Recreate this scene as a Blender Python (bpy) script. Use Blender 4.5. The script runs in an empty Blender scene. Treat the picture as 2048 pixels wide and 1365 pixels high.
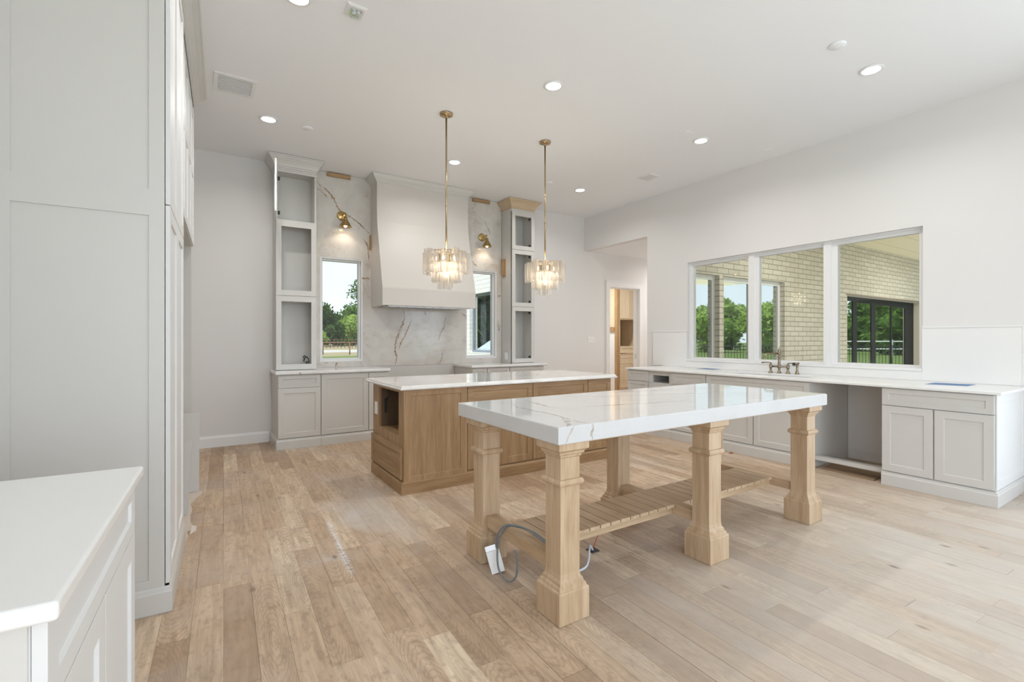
import bpy, bmesh, math, random
from mathutils import Matrix, Vector
R = math.radians
C = bpy.context.scene.collection
scene = bpy.context.scene
random.seed(7)

# ------------------------------------------------------------------ camera, world, light, exposure
cam_d = bpy.data.cameras.new('camera'); cam = bpy.data.objects.new('camera', cam_d); C.objects.link(cam)
cam.location = (0, 0, 1.338); cam.rotation_euler = (R(90), 0, -math.atan(616/960))
cam_d.sensor_width = 36; cam_d.lens = 36*960/2048; cam_d.shift_y = -3.5/2048
cam_d.clip_start = .05; cam_d.clip_end = 600
scene.camera = cam
scene.view_settings.view_transform = 'Standard'; scene.view_settings.look = 'None'
scene.view_settings.gamma = 1; scene.view_settings.use_curve_mapping = False
scene.view_settings.exposure = 0.07
cy = scene.cycles
cy.use_denoising = True
cy.max_bounces = 12; cy.diffuse_bounces = 8; cy.glossy_bounces = 4; cy.transmission_bounces = 4; cy.transparent_max_bounces = 14
cy.caustics_reflective = False; cy.caustics_refractive = False
cy.sample_clamp_indirect = 4.0

world = bpy.data.worlds.new('sky'); scene.world = world; world.use_nodes = True
wn = world.node_tree; wn.nodes.clear()
wo = wn.nodes.new('ShaderNodeOutputWorld'); wb = wn.nodes.new('ShaderNodeBackground')
wt = wn.nodes.new('ShaderNodeTexCoord'); wsx = wn.nodes.new('ShaderNodeSeparateXYZ'); wr = wn.nodes.new('ShaderNodeValToRGB')
wn.links.new(wt.outputs['Generated'], wsx.inputs[0]); wn.links.new(wsx.outputs['Z'], wr.inputs[0])
wr.color_ramp.elements[0].position = 0.0; wr.color_ramp.elements[0].color = (.86, .92, 1.0, 1)
wr.color_ramp.elements[1].position = 0.75; wr.color_ramp.elements[1].color = (.50, .68, 1.0, 1)
wn.links.new(wr.outputs[0], wb.inputs[0]); wb.inputs[1].default_value = 1.25
wn.links.new(wb.outputs[0], wo.inputs[0])

def lamp(name, kind, loc, energy, color=(1, 1, 1), rot=(0, 0, 0), size=None, size_y=None, parent=None, radius=None, spread=None):
    d = bpy.data.lights.new(name, kind); d.energy = energy; d.color = color
    if kind == 'AREA':
        d.shape = 'RECTANGLE' if size_y else 'DISK'; d.size = size
        if size_y: d.size_y = size_y
        if spread: d.spread = spread
    elif radius is not None and kind != 'SUN': d.shadow_soft_size = radius
    o = bpy.data.objects.new(name, d); C.objects.link(o); o.location = loc; o.rotation_euler = rot
    if parent: o.parent = parent
    return o
sun = lamp('sun', 'SUN', (0, -20, 30), 6.0, (1, .95, .86), (R(17), R(-26), 0)); sun.data.angle = R(2)
# daylight through the glass doors right of the camera and the tall windows behind it, plus an added side fill
lamp('daylight_patio_door', 'AREA', (6.35, -1.5, 1.4), 80, (.77, .885, 1.0), (0, R(90), 0), 2.5, 3.9)
lamp('daylight_front_window', 'AREA', (2.4, -4.75, 1.6), 82, (.80, .90, 1.0), (R(90), 0, 0), 1.8, 2.6)
lamp('side_fill_light', 'AREA', (-1.0, -2.2, 1.6), 80, (.80, .90, 1.0), (0, R(-90), 0), 2.2, 3.0)  # no known window here; fill lamp added to lift the shaded faces
lamp('daylight_front_window', 'AREA', (.4, -4.75, 1.6), 62, (.80, .90, 1.0), (R(90), 0, 0), 1.6, 2.6)

# ------------------------------------------------------------------ materials
class N:
    def __init__(s, name):
        s.m = bpy.data.materials.new(name); s.m.use_nodes = True; s.t = s.m.node_tree; s.t.nodes.clear()
        s.out = s.t.nodes.new('ShaderNodeOutputMaterial')
    def n(s, kind, **kw):
        x = s.t.nodes.new('ShaderNode' + kind)
        for k, v in kw.items(): setattr(x, k, v)
        return x
    def l(s, a, b): s.t.links.new(a, b)
    def setin(s, node, key, v):
        if hasattr(v, 'is_linked') or hasattr(v, 'links'): s.l(v, node.inputs[key])
        else: node.inputs[key].default_value = v
    def math(s, op, a, b=0.0, c=None):
        x = s.n('Math', operation=op); s.setin(x, 0, a); s.setin(x, 1, b)
        if c is not None: s.setin(x, 2, c)
        return x.outputs[0]
    def mix(s, f, a, b, blend='MIX'):
        x = s.n('Mix', data_type='RGBA', blend_type=blend); s.setin(x, 0, f)
        for i, v in ((6, a), (7, b)):
            if hasattr(v, 'links'): s.l(v, x.inputs[i])
            else: x.inputs[i].default_value = (*v, 1) if len(v) == 3 else v
        return x.outputs[2]
    def ramp(s, f, stops):
        x = s.n('ValToRGB'); s.l(f, x.inputs[0]); e = x.color_ramp.elements
        while len(e) < len(stops): e.new(.5)
        for i, (p, c) in enumerate(stops):
            e[i].position = p; e[i].color = (c, c, c, 1) if not hasattr(c, '__len__') else (*c, 1)
        return x.outputs[0]
    def coord(s, scale=(1, 1, 1), rot=(0, 0, 0), loc=(0, 0, 0), kind='Object'):
        t = s.n('TexCoord'); m = s.n('Mapping'); s.l(t.outputs[kind], m.inputs[0])
        m.inputs['Scale'].default_value = scale; m.inputs['Rotation'].default_value = rot; m.inputs['Location'].default_value = loc
        return m.outputs[0]
    def noise(s, vec, scale=5, detail=3, rough=.5, dist=0.0):
        x = s.n('TexNoise'); s.l(vec, x.inputs['Vector']); x.inputs['Scale'].default_value = scale
        x.inputs['Detail'].default_value = detail; x.inputs['Roughness'].default_value = rough; x.inputs['Distortion'].default_value = dist
        return x.outputs[0]
    def bsdf(s, color, rough=.5, metal=0.0, bump=None, bstr=.1, bdist=.002, spec=.5, coat=0.0, trans=0.0):
        p = s.n('BsdfPrincipled')
        if hasattr(color, 'links'): s.l(color, p.inputs['Base Color'])
        else: p.inputs['Base Color'].default_value = (*color, 1)
        s.setin(p, 'Roughness', rough); p.inputs['Metallic'].default_value = metal; p.inputs['Specular IOR Level'].default_value = spec
        p.inputs['Coat Weight'].default_value = coat
        if bump is not None:
            b = s.n('Bump'); b.inputs['Strength'].default_value = bstr; b.inputs['Distance'].default_value = bdist
            s.l(bump, b.inputs['Height']); s.l(b.outputs[0], p.inputs['Normal'])
        s.l(p.outputs[0], s.out.inputs[0]); return p
def plain(name, color, rough=.5, metal=0.0, spec=.5, bscale=None, bstr=.05):
    k = N(name)
    if bscale:
        k.bsdf(color, rough, metal, k.noise(k.coord(), bscale, 2), bstr, .002, spec)
    else:
        c = k.mix(k.noise(k.coord(), 3, 2), tuple(x*.985 for x in color), color); k.bsdf(c, rough, metal, spec=spec)
    return k.m
def emit(name, color, strength):
    k = N(name); e = k.n('Emission'); e.inputs[0].default_value = (*color, 1); e.inputs[1].default_value = strength
    k.l(e.outputs[0], k.out.inputs[0]); return k.m

M_WALL = plain('wall_paint', (.735, .725, .715), .65, bscale=140, bstr=.04)
M_CEIL = plain('ceiling_paint', (.845, .86, .88), .7, bscale=120, bstr=.05)
M_TRIM = plain('white_trim', (.80, .80, .80), .4)
M_CAB = plain('greige_cabinet_paint', (.61, .60, .575), .38)
M_CABIN = plain('greige_cabinet_interior', (.50, .48, .44), .5)
M_LITCAB = plain('daylit_cabinet_paint', (.72, .725, .725), .5)  # cabinet paint made paler; daylight on these faces put into the colour
M_QUARTZ = plain('white_quartz', (.81, .81, .80), .3)
M_BRASS = plain('aged_brass', (.52, .36, .15), .28, 1.0)
M_BRASS2 = plain('antique_brass', (.45, .34, .20), .25, 1.0)
M_FAUCET = plain('antique_faucet_brass', (.33, .27, .19), .25, 1.0)
M_STEEL = plain('steel', (.55, .55, .55), .35, 1.0)
M_DARK = plain('dark_metal', (.03, .03, .035), .45)
M_PLASTIC = plain('white_plastic', (.82, .82, .82), .35)
M_TAPE = plain('blue_tape', (.10, .20, .40), .6)
M_CARD = plain('brown_board', (.30, .20, .12), .8)
M_PAPER = plain('floor_paper', (.60, .52, .45), .8)
M_CABLE = plain('grey_cable', (.18, .20, .21), .5)
M_WCABLE = plain('white_cable', (.62, .66, .72), .5)
M_RED = plain('red_wire', (.5, .06, .03), .5)
M_RUBBER = plain('tyre_rubber', (.02, .02, .02), .8)
M_CAR = plain('white_car_paint', (.75, .77, .80), .2)
M_LENS = emit('lamp_lens', (1, .97, .92), 12)
M_BULB = emit('warm_bulb', (1, .72, .40), 22)
M_VENTGREY = plain('vent_grey', (.48, .49, .49), .5)
M_BLACKFRAME = plain('black_window_frame', (.008, .009, .010), .6, 0, .25)
M_RUST = plain('rusty_pipe', (.20, .10, .06), .8)

def oak(name, axis, c0, c1, rough=.45):
    k = N(name); sc = [14, 14, 14]; sc[axis] = 1.1
    v = k.coord(tuple(sc))
    info = k.n('ObjectInfo'); add = k.n('VectorMath', operation='ADD'); k.l(v, add.inputs[0])
    comb = k.n('CombineXYZ')
    r = k.math('MULTIPLY', info.outputs['Random'], 37.0)
    for i in range(3): k.l(r, comb.inputs[i])
    k.l(comb.outputs[0], add.inputs[1]); v = add.outputs[0]
    g1 = k.noise(v, 1.0, 4, .6, 1.2); g2 = k.noise(v, 6, 2, .5)
    f = k.math('ADD', k.math('MULTIPLY', g1, .75), k.math('MULTIPLY', g2, .35))
    col = k.mix(k.ramp(f, [(.36, 0.), (.72, 1.)]), c0, c1)
    col = k.mix(k.math('MULTIPLY', info.outputs['Random'], .22), col, c0)
    k.bsdf(col, rough, 0, g2, .12, .001); return k.m
OK0, OK1 = (.255, .147, .065), (.42, .272, .145)
M_OAK = [oak('oak_'+'xyz'[i], i, OK0, OK1) for i in range(3)]
LG0, LG1 = (.41, .28, .165), (.61, .465, .315)
M_LEG = [oak('pale_oak_'+'xyz'[i], i, LG0, LG1) for i in range(3)]
M_RAW = oak('raw_maple', 0, (.50, .38, .24), (.62, .50, .35))
M_RAWZ = oak('raw_maple_upright', 2, (.66, .53, .36), (.76, .64, .47))
M_CLEAT = oak('cleat_wood', 0, (.33, .20, .09), (.45, .29, .14))

def floor_mat():
    k = N('oak_plank_floor')
    v = k.coord(rot=(0, 0, R(1.68))); s = k.n('SeparateXYZ'); k.l(v, s.inputs[0])
    W = .127
    xr = k.math('DIVIDE', s.outputs[0], W); row = k.math('FLOOR', xr); fx = k.math('FRACT', xr)
    w1 = k.n('TexWhiteNoise', noise_dimensions='1D'); k.l(row, w1.inputs['W'])
    sep = k.n('SeparateColor'); k.l(w1.outputs['Color'], sep.inputs[0])
    L = k.math('ADD', .75, k.math('MULTIPLY', sep.outputs[1], .8))
    yr = k.math('DIVIDE', k.math('ADD', s.outputs[1], k.math('MULTIPLY', sep.outputs[0], 5.3)), L)
    col = k.math('FLOOR', yr); fy = k.math('FRACT', yr)
    cb = k.n('CombineXYZ'); k.l(row, cb.inputs[0]); k.l(col, cb.inputs[1])
    w2 = k.n('TexWhiteNoise', noise_dimensions='2D'); k.l(cb.outputs[0], w2.inputs['Vector'])
    s2 = k.n('SeparateColor'); k.l(w2.outputs['Color'], s2.inputs[0])
    # grain
    gv = k.n('CombineXYZ')
    k.l(k.math('ADD', k.math('MULTIPLY', s.outputs[0], 34), k.math('MULTIPLY', s2.outputs[0], 50)), gv.inputs[0])
    k.l(k.math('ADD', k.math('MULTIPLY', s.outputs[1], 2.6), k.math('MULTIPLY', s2.outputs[1], 50)), gv.inputs[1])
    g = k.noise(gv.outputs[0], 1.0, 5, .62, .9)
    gv2 = k.n('CombineXYZ')
    k.l(k.math('ADD', k.math('MULTIPLY', s.outputs[0], 9), k.math('MULTIPLY', s2.outputs[1], 31)), gv2.inputs[0])
    k.l(k.math('ADD', k.math('MULTIPLY', s.outputs[1], 2.2), k.math('MULTIPLY', s2.outputs[2], 43)), gv2.inputs[1])
    blot = k.noise(gv2.outputs[0], 1.0, 3, .6, .4)
    base = k.ramp(s2.outputs[0], [(0., (.42, .29, .19)), (.22, (.55, .40, .27)), (.7, (.62, .465, .325)), (1., (.74, .60, .44))])
    base = k.mix(k.ramp(g, [(.40, 0.), (.70, .6)]), base, (.29, .19, .115))
    base = k.mix(k.ramp(blot, [(.46, 0.), (.78, .55)]), base, (.30, .21, .145))
    wv = k.n('TexWave', wave_type='RINGS', rings_direction='Z'); wc = k.n('CombineXYZ')
    k.l(k.math('ADD', k.math('MULTIPLY', k.math('SUBTRACT', fx, s2.outputs[0]), 1.0), 0), wc.inputs[0])
    k.l(k.math('MULTIPLY', k.math('SUBTRACT', fy, s2.outputs[1]), 1.6), wc.inputs[1])
    k.l(wc.outputs[0], wv.inputs['Vector']); wv.inputs['Scale'].default_value = 4.6; wv.inputs['Distortion'].default_value = 4.5; wv.inputs['Detail'].default_value = 3; wv.inputs['Detail Scale'].default_value = 1.4
    base = k.mix(k.math('MULTIPLY', k.ramp(wv.outputs['Fac'], [(.6, 0.), (.97, .30)]), k.math('GREATER_THAN', s2.outputs[2], .6)), base, (.26, .165, .10))
    spk = k.noise(k.coord((1, .45, 1), (0, 0, R(1.68))), 26, 4, .7)
    base = k.mix(k.ramp(spk, [(.50, 0.), (.70, .6)]), base, (.27, .185, .125))
    # paler grey mix, strong on the boards around the work table, weaker patches elsewhere
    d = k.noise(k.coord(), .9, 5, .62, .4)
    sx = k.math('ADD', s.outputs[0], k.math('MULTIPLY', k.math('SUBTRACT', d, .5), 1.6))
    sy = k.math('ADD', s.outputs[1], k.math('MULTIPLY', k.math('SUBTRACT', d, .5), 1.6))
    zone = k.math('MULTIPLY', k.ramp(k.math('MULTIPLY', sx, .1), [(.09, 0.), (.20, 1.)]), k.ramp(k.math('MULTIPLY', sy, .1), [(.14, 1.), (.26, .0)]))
    pale_mix = k.math('ADD', k.math('MULTIPLY', zone, .62), k.ramp(d, [(.45, 0.), (.70, .40)]))
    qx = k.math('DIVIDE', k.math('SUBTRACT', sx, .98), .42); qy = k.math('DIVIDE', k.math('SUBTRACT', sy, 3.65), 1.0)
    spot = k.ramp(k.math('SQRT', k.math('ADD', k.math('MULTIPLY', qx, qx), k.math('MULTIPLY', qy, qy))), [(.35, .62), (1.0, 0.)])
    pale_mix = k.math('ADD', pale_mix, spot)
    pale_mix = k.math('MULTIPLY', pale_mix, k.math('ADD', .7, k.math('MULTIPLY', s2.outputs[1], .4)))
    base = k.mix(k.math('MINIMUM', pale_mix, .85), base, (.58, .54, .49))
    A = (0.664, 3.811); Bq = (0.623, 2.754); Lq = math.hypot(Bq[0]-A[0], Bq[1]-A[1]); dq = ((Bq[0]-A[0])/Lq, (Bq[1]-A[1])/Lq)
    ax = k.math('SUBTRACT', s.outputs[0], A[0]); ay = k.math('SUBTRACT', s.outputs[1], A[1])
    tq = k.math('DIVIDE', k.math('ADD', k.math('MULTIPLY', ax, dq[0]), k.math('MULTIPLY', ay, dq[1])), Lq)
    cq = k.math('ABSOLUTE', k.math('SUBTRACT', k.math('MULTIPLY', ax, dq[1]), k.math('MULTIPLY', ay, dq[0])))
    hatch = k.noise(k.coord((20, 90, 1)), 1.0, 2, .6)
    streak = k.math('MULTIPLY', k.ramp(k.math('MULTIPLY', cq, 10), [(.03, 1.), (.30, 0.)]), k.math('MULTIPLY', k.ramp(tq, [(0., 0.), (.15, 1.), (.85, 1.), (1., 0.)]), k.ramp(hatch, [(.42, 0.), (.58, .9)])))
    base = k.mix(streak, base, (.80, .81, .82))  # pale broken streak on the aisle floor
    # knots
    vo = k.n('TexVoronoi'); vv = k.coord((4.2, 2.0, 1), (0, 0, R(1.68))); k.l(vv, vo.inputs['Vector']); vo.inputs['Scale'].default_value = 1.0
    kn = k.ramp(vo.outputs['Distance'], [(.016, .85), (.085, 0.)])
    base = k.mix(kn, base, (.17, .11, .07))
    # seams
    ex = k.math('MULTIPLY', k.math('MINIMUM', fx, k.math('SUBTRACT', 1, fx)), W)
    ey = k.math('MULTIPLY', k.math('MINIMUM', fy, k.math('SUBTRACT', 1, fy)), L)
    e = k.math('MINIMUM', ex, ey)
    seam = k.ramp(k.math('MULTIPLY', e, 100), [(.08, 1.), (.20, 0.)])
    sf = k.math('MULTIPLY', seam, k.math('ADD', .32, k.math('MULTIPLY', s2.outputs[2], .6)))
    base = k.mix(sf, base, k.mix(k.math('GREATER_THAN', s2.outputs[0], .55), (.12, .08, .05), (.60, .47, .34)))
    rough = k.math('ADD', .42, k.math('MULTIPLY', blot, .2))
    hgt = k.math('SUBTRACT', k.math('MULTIPLY', g, .12), seam)
    k.bsdf(base, rough, 0, hgt, .25, .0008, .45)
    return k.m
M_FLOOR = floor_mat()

def marble(name, base, cloud, vein, scale=1.0, amount=.6, rough=.08, loc=(0, 0, 0), rot=(0, 0, 0)):
    k = N(name); v = k.coord(loc=loc, rot=rot)
    n1 = k.noise(v, 2.2*scale, 5, .6, .5); n2 = k.noise(v, .8*scale, 5, .58, 1.4); n3 = k.noise(v, 14*scale, 4, .65)
    col = k.mix(k.ramp(n1, [(.40, 0.), (.70, .8)]), base, cloud)
    col = k.mix(k.ramp(n3, [(.5, 0.), (.75, .22)]), col, cloud)
    ve = k.math('ABSOLUTE', k.math('SUBTRACT', n2, .5))
    msk = k.math('MULTIPLY', k.ramp(ve, [(.0, 1.), (.010, .35), (.03, 0.)]), k.math('MULTIPLY', amount, k.ramp(n1, [(.42, 0.), (.6, 1.)])))
    col = k.mix(msk, col, vein)
    k.bsdf(col, rough, 0); return k.m
M_MARBLE = marble('quartzite_top', (.75, .75, .75), (.69, .68, .67), (.56, .50, .42), 1.0, .3, .05, (3.1, .4, 0))
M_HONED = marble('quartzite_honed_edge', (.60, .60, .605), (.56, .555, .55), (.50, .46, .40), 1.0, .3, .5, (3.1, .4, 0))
M_ISLTOP = marble('island_quartzite', (.80, .79, .775), (.70, .675, .645), (.50, .42, .34), 1.3, .35, .06, (1.3, 5.2, 0))
M_SPLASH = marble('splash_quartzite', (.66, .635, .60), (.53, .50, .46), (.36, .27, .18), 1.1, .45, .10, (.7, 0, 2.0))
def vein_mat(name, c0, c1):
    k = N(name); n = k.noise(k.coord(), 30, 4, .7); n2 = k.noise(k.coord(loc=(4, 4, 4)), 9, 4, .7)
    p = k.bsdf(k.mix(k.ramp(n, [(.3, 0.), (.7, 1.)]), c0, c1), .12)
    t = k.n('BsdfTransparent'); mx = k.n('MixShader'); k.l(k.ramp(n2, [(.36, 1.), (.60, .25)]), mx.inputs[0])
    k.l(p.outputs[0], mx.inputs[1]); k.l(t.outputs[0], mx.inputs[2]); 
    inv = k.ramp(n2, [(.34, .85), (.62, .1)]); k.l(inv, mx.inputs[0]); k.l(mx.outputs[0], k.out.inputs[0]); return k.m
M_VEIN = vein_mat('brown_vein', (.30, .17, .07), (.58, .42, .25))
M_VEIN3 = vein_mat('tan_vein', (.42, .36, .27), (.64, .59, .51))
M_VEIN2 = vein_mat('soft_vein', (.46, .41, .33), (.66, .62, .55))

def brick_mat(name, c1, c2, mortar, bw=.30, rh=.093, ms=.009, axis='x'):
    k = N(name); t = k.n('TexCoord'); s = k.n('SeparateXYZ'); k.l(t.outputs['Object'], s.inputs[0]); cb = k.n('CombineXYZ')
    k.l(s.outputs[0 if axis == 'x' else 1], cb.inputs[0]); k.l(s.outputs[2], cb.inputs[1])
    b = k.n('TexBrick'); k.l(cb.outputs[0], b.inputs['Vector']); b.inputs['Scale'].default_value = 1.0
    b.inputs['Brick Width'].default_value = bw; b.inputs['Row Height'].default_value = rh; b.inputs['Mortar Size'].default_value = ms
    b.inputs['Mortar Smooth'].default_value = .2; b.inputs['Bias'].default_value = 0
    b.inputs['Color1'].default_value = (*c1, 1); b.inputs['Color2'].default_value = (*c2, 1); b.inputs['Mortar'].default_value = (*mortar, 1)
    inv = k.math('SUBTRACT', 1.0, b.outputs['Fac']); k.bsdf(b.outputs['Color'], .85, 0, inv, .5, .006); return k.m
M_BRICK = brick_mat('cream_brick', (.61, .575, .49), (.53, .495, .41), (.33, .295, .23))
M_BRICKY = brick_mat('white_brick', (.80, .78, .76), (.74, .72, .70), (.62, .60, .57), axis='y')

def glass_mat(name, tint, refl, glosscol=(1, 1, 1)):
    k = N(name); t = k.n('BsdfTransparent'); t.inputs[0].default_value = (*tint, 1)
    g = k.n('BsdfGlossy'); g.inputs['Roughness'].default_value = .01; g.inputs[0].default_value = (*glosscol, 1)
    f = k.n('Fresnel'); f.inputs[0].default_value = 1.45
    mx = k.n('MixShader'); k.l(k.math('MINIMUM', k.math('MULTIPLY', f.outputs[0], refl), .9), mx.inputs[0])
    k.l(t.outputs[0], mx.inputs[1]); k.l(g.outputs[0], mx.inputs[2]); k.l(mx.outputs[0], k.out.inputs[0]); return k.m
M_PANE = glass_mat('window_glass', (.96, .98, .97), .9)
def mirror_glass(name, dark, frac, col):
    k = N(name); d = k.n('BsdfDiffuse'); d.inputs[0].default_value = (*dark, 1)
    g = k.n('BsdfGlossy'); g.inputs['Roughness'].default_value = .015; g.inputs[0].default_value = (*col, 1)
    mx = k.n('MixShader'); mx.inputs[0].default_value = frac
    k.l(d.outputs[0], mx.inputs[1]); k.l(g.outputs[0], mx.inputs[2]); k.l(mx.outputs[0], k.out.inputs[0]); return k.m
M_REFL = mirror_glass('reflective_glass', (.05, .06, .06), .85, (.86, .93, .90))
def tube_glass():
    k = N('fluted_glass'); t = k.n('BsdfTransparent'); t.inputs[0].default_value = (.95, .945, .93, 1)
    g = k.n('BsdfGlossy'); g.inputs['Roughness'].default_value = .08
    tr = k.n('BsdfTranslucent'); tr.inputs[0].default_value = (.95, .92, .88, 1)
    lw = k.n('LayerWeight'); lw.inputs[0].default_value = .35
    m1 = k.n('MixShader'); k.l(k.math('ADD', .08, k.math('MULTIPLY', lw.outputs['Facing'], .75)), m1.inputs[0])
    k.l(t.outputs[0], m1.inputs[1]); k.l(g.outputs[0], m1.inputs[2])
    m2 = k.n('MixShader'); m2.inputs[0].default_value = .30; k.l(m1.outputs[0], m2.inputs[1]); k.l(tr.outputs[0], m2.inputs[2])
    k.l(m2.outputs[0], k.out.inputs[0]); return k.m
M_TUBE = tube_glass()
def foliage(name, c0, c1):
    k = N(name); n = k.noise(k.coord(), .9, 3, .6); n2 = k.noise(k.coord(), 7, 2, .6)
    col = k.mix(k.ramp(k.math('ADD', k.math('MULTIPLY', n, .6), k.math('MULTIPLY', n2, .4)), [(.35, 0.), (.65, 1.)]), c0, c1)
    d = k.n('BsdfDiffuse'); k.l(col, d.inputs[0]); tr = k.n('BsdfTranslucent'); k.l(col, tr.inputs[0])
    mx = k.n('MixShader'); mx.inputs[0].default_value = .35; k.l(d.outputs[0], mx.inputs[1]); k.l(tr.outputs[0], mx.inputs[2])
    k.l(mx.outputs[0], k.out.inputs[0]); return k.m
M_LEAF = [foliage('dark_leaves', (.022, .05, .014), (.085, .15, .045)), foliage('mid_leaves', (.05, .11, .02), (.15, .25, .06)), foliage('bright_leaves', (.20, .31, .06), (.38, .49, .14))]
M_BARK = plain('bark', (.10, .075, .05), .9)
def ground_mat():
    k = N('field_ground'); v = k.coord(); s = k.n('SeparateXYZ'); k.l(v, s.inputs[0])
    n = k.noise(v, .25, 4, .65); n2 = k.noise(v, 3, 4, .7)
    wob = k.math('ADD', s.outputs[1], k.math('MULTIPLY', k.math('SUBTRACT', n, .5), 6))
    grass = k.mix(n2, (.075, .12, .025), (.16, .20, .06)); dry = k.mix(n2, (.20, .17, .09), (.33, .28, .17)); road = (.40, .38, .34)
    far = k.ramp(k.math('MULTIPLY', wob, .005), [(.222, 0.), (.232, 1.)])
    col = k.mix(far, grass, dry)
    rm = k.math('MULTIPLY', k.math('GREATER_THAN', wob, 58), k.math('LESS_THAN', wob, 72)); col = k.mix(rm, col, road)
    k.bsdf(col, .95, spec=.1); return k.m
M_GROUND = ground_mat()
M_CONC = plain('patio_concrete', (.80, .79, .76), .8, bscale=20, bstr=.1)
def planks(name, col, dark, axis=0, pitch=.28):
    k = N(name); v = k.coord(); s = k.n('SeparateXYZ'); k.l(v, s.inputs[0])
    f = k.math('FRACT', k.math('DIVIDE', s.outputs[axis], pitch)); m = k.ramp(f, [(.0, 1.), (.035, 0.)])
    k.bsdf(k.mix(m, col, dark), .6); return k.m
M_PATIOCEIL = planks('patio_ceiling_boards', (.86, .78, .57), (.40, .30, .17), 1, .55)

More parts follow.
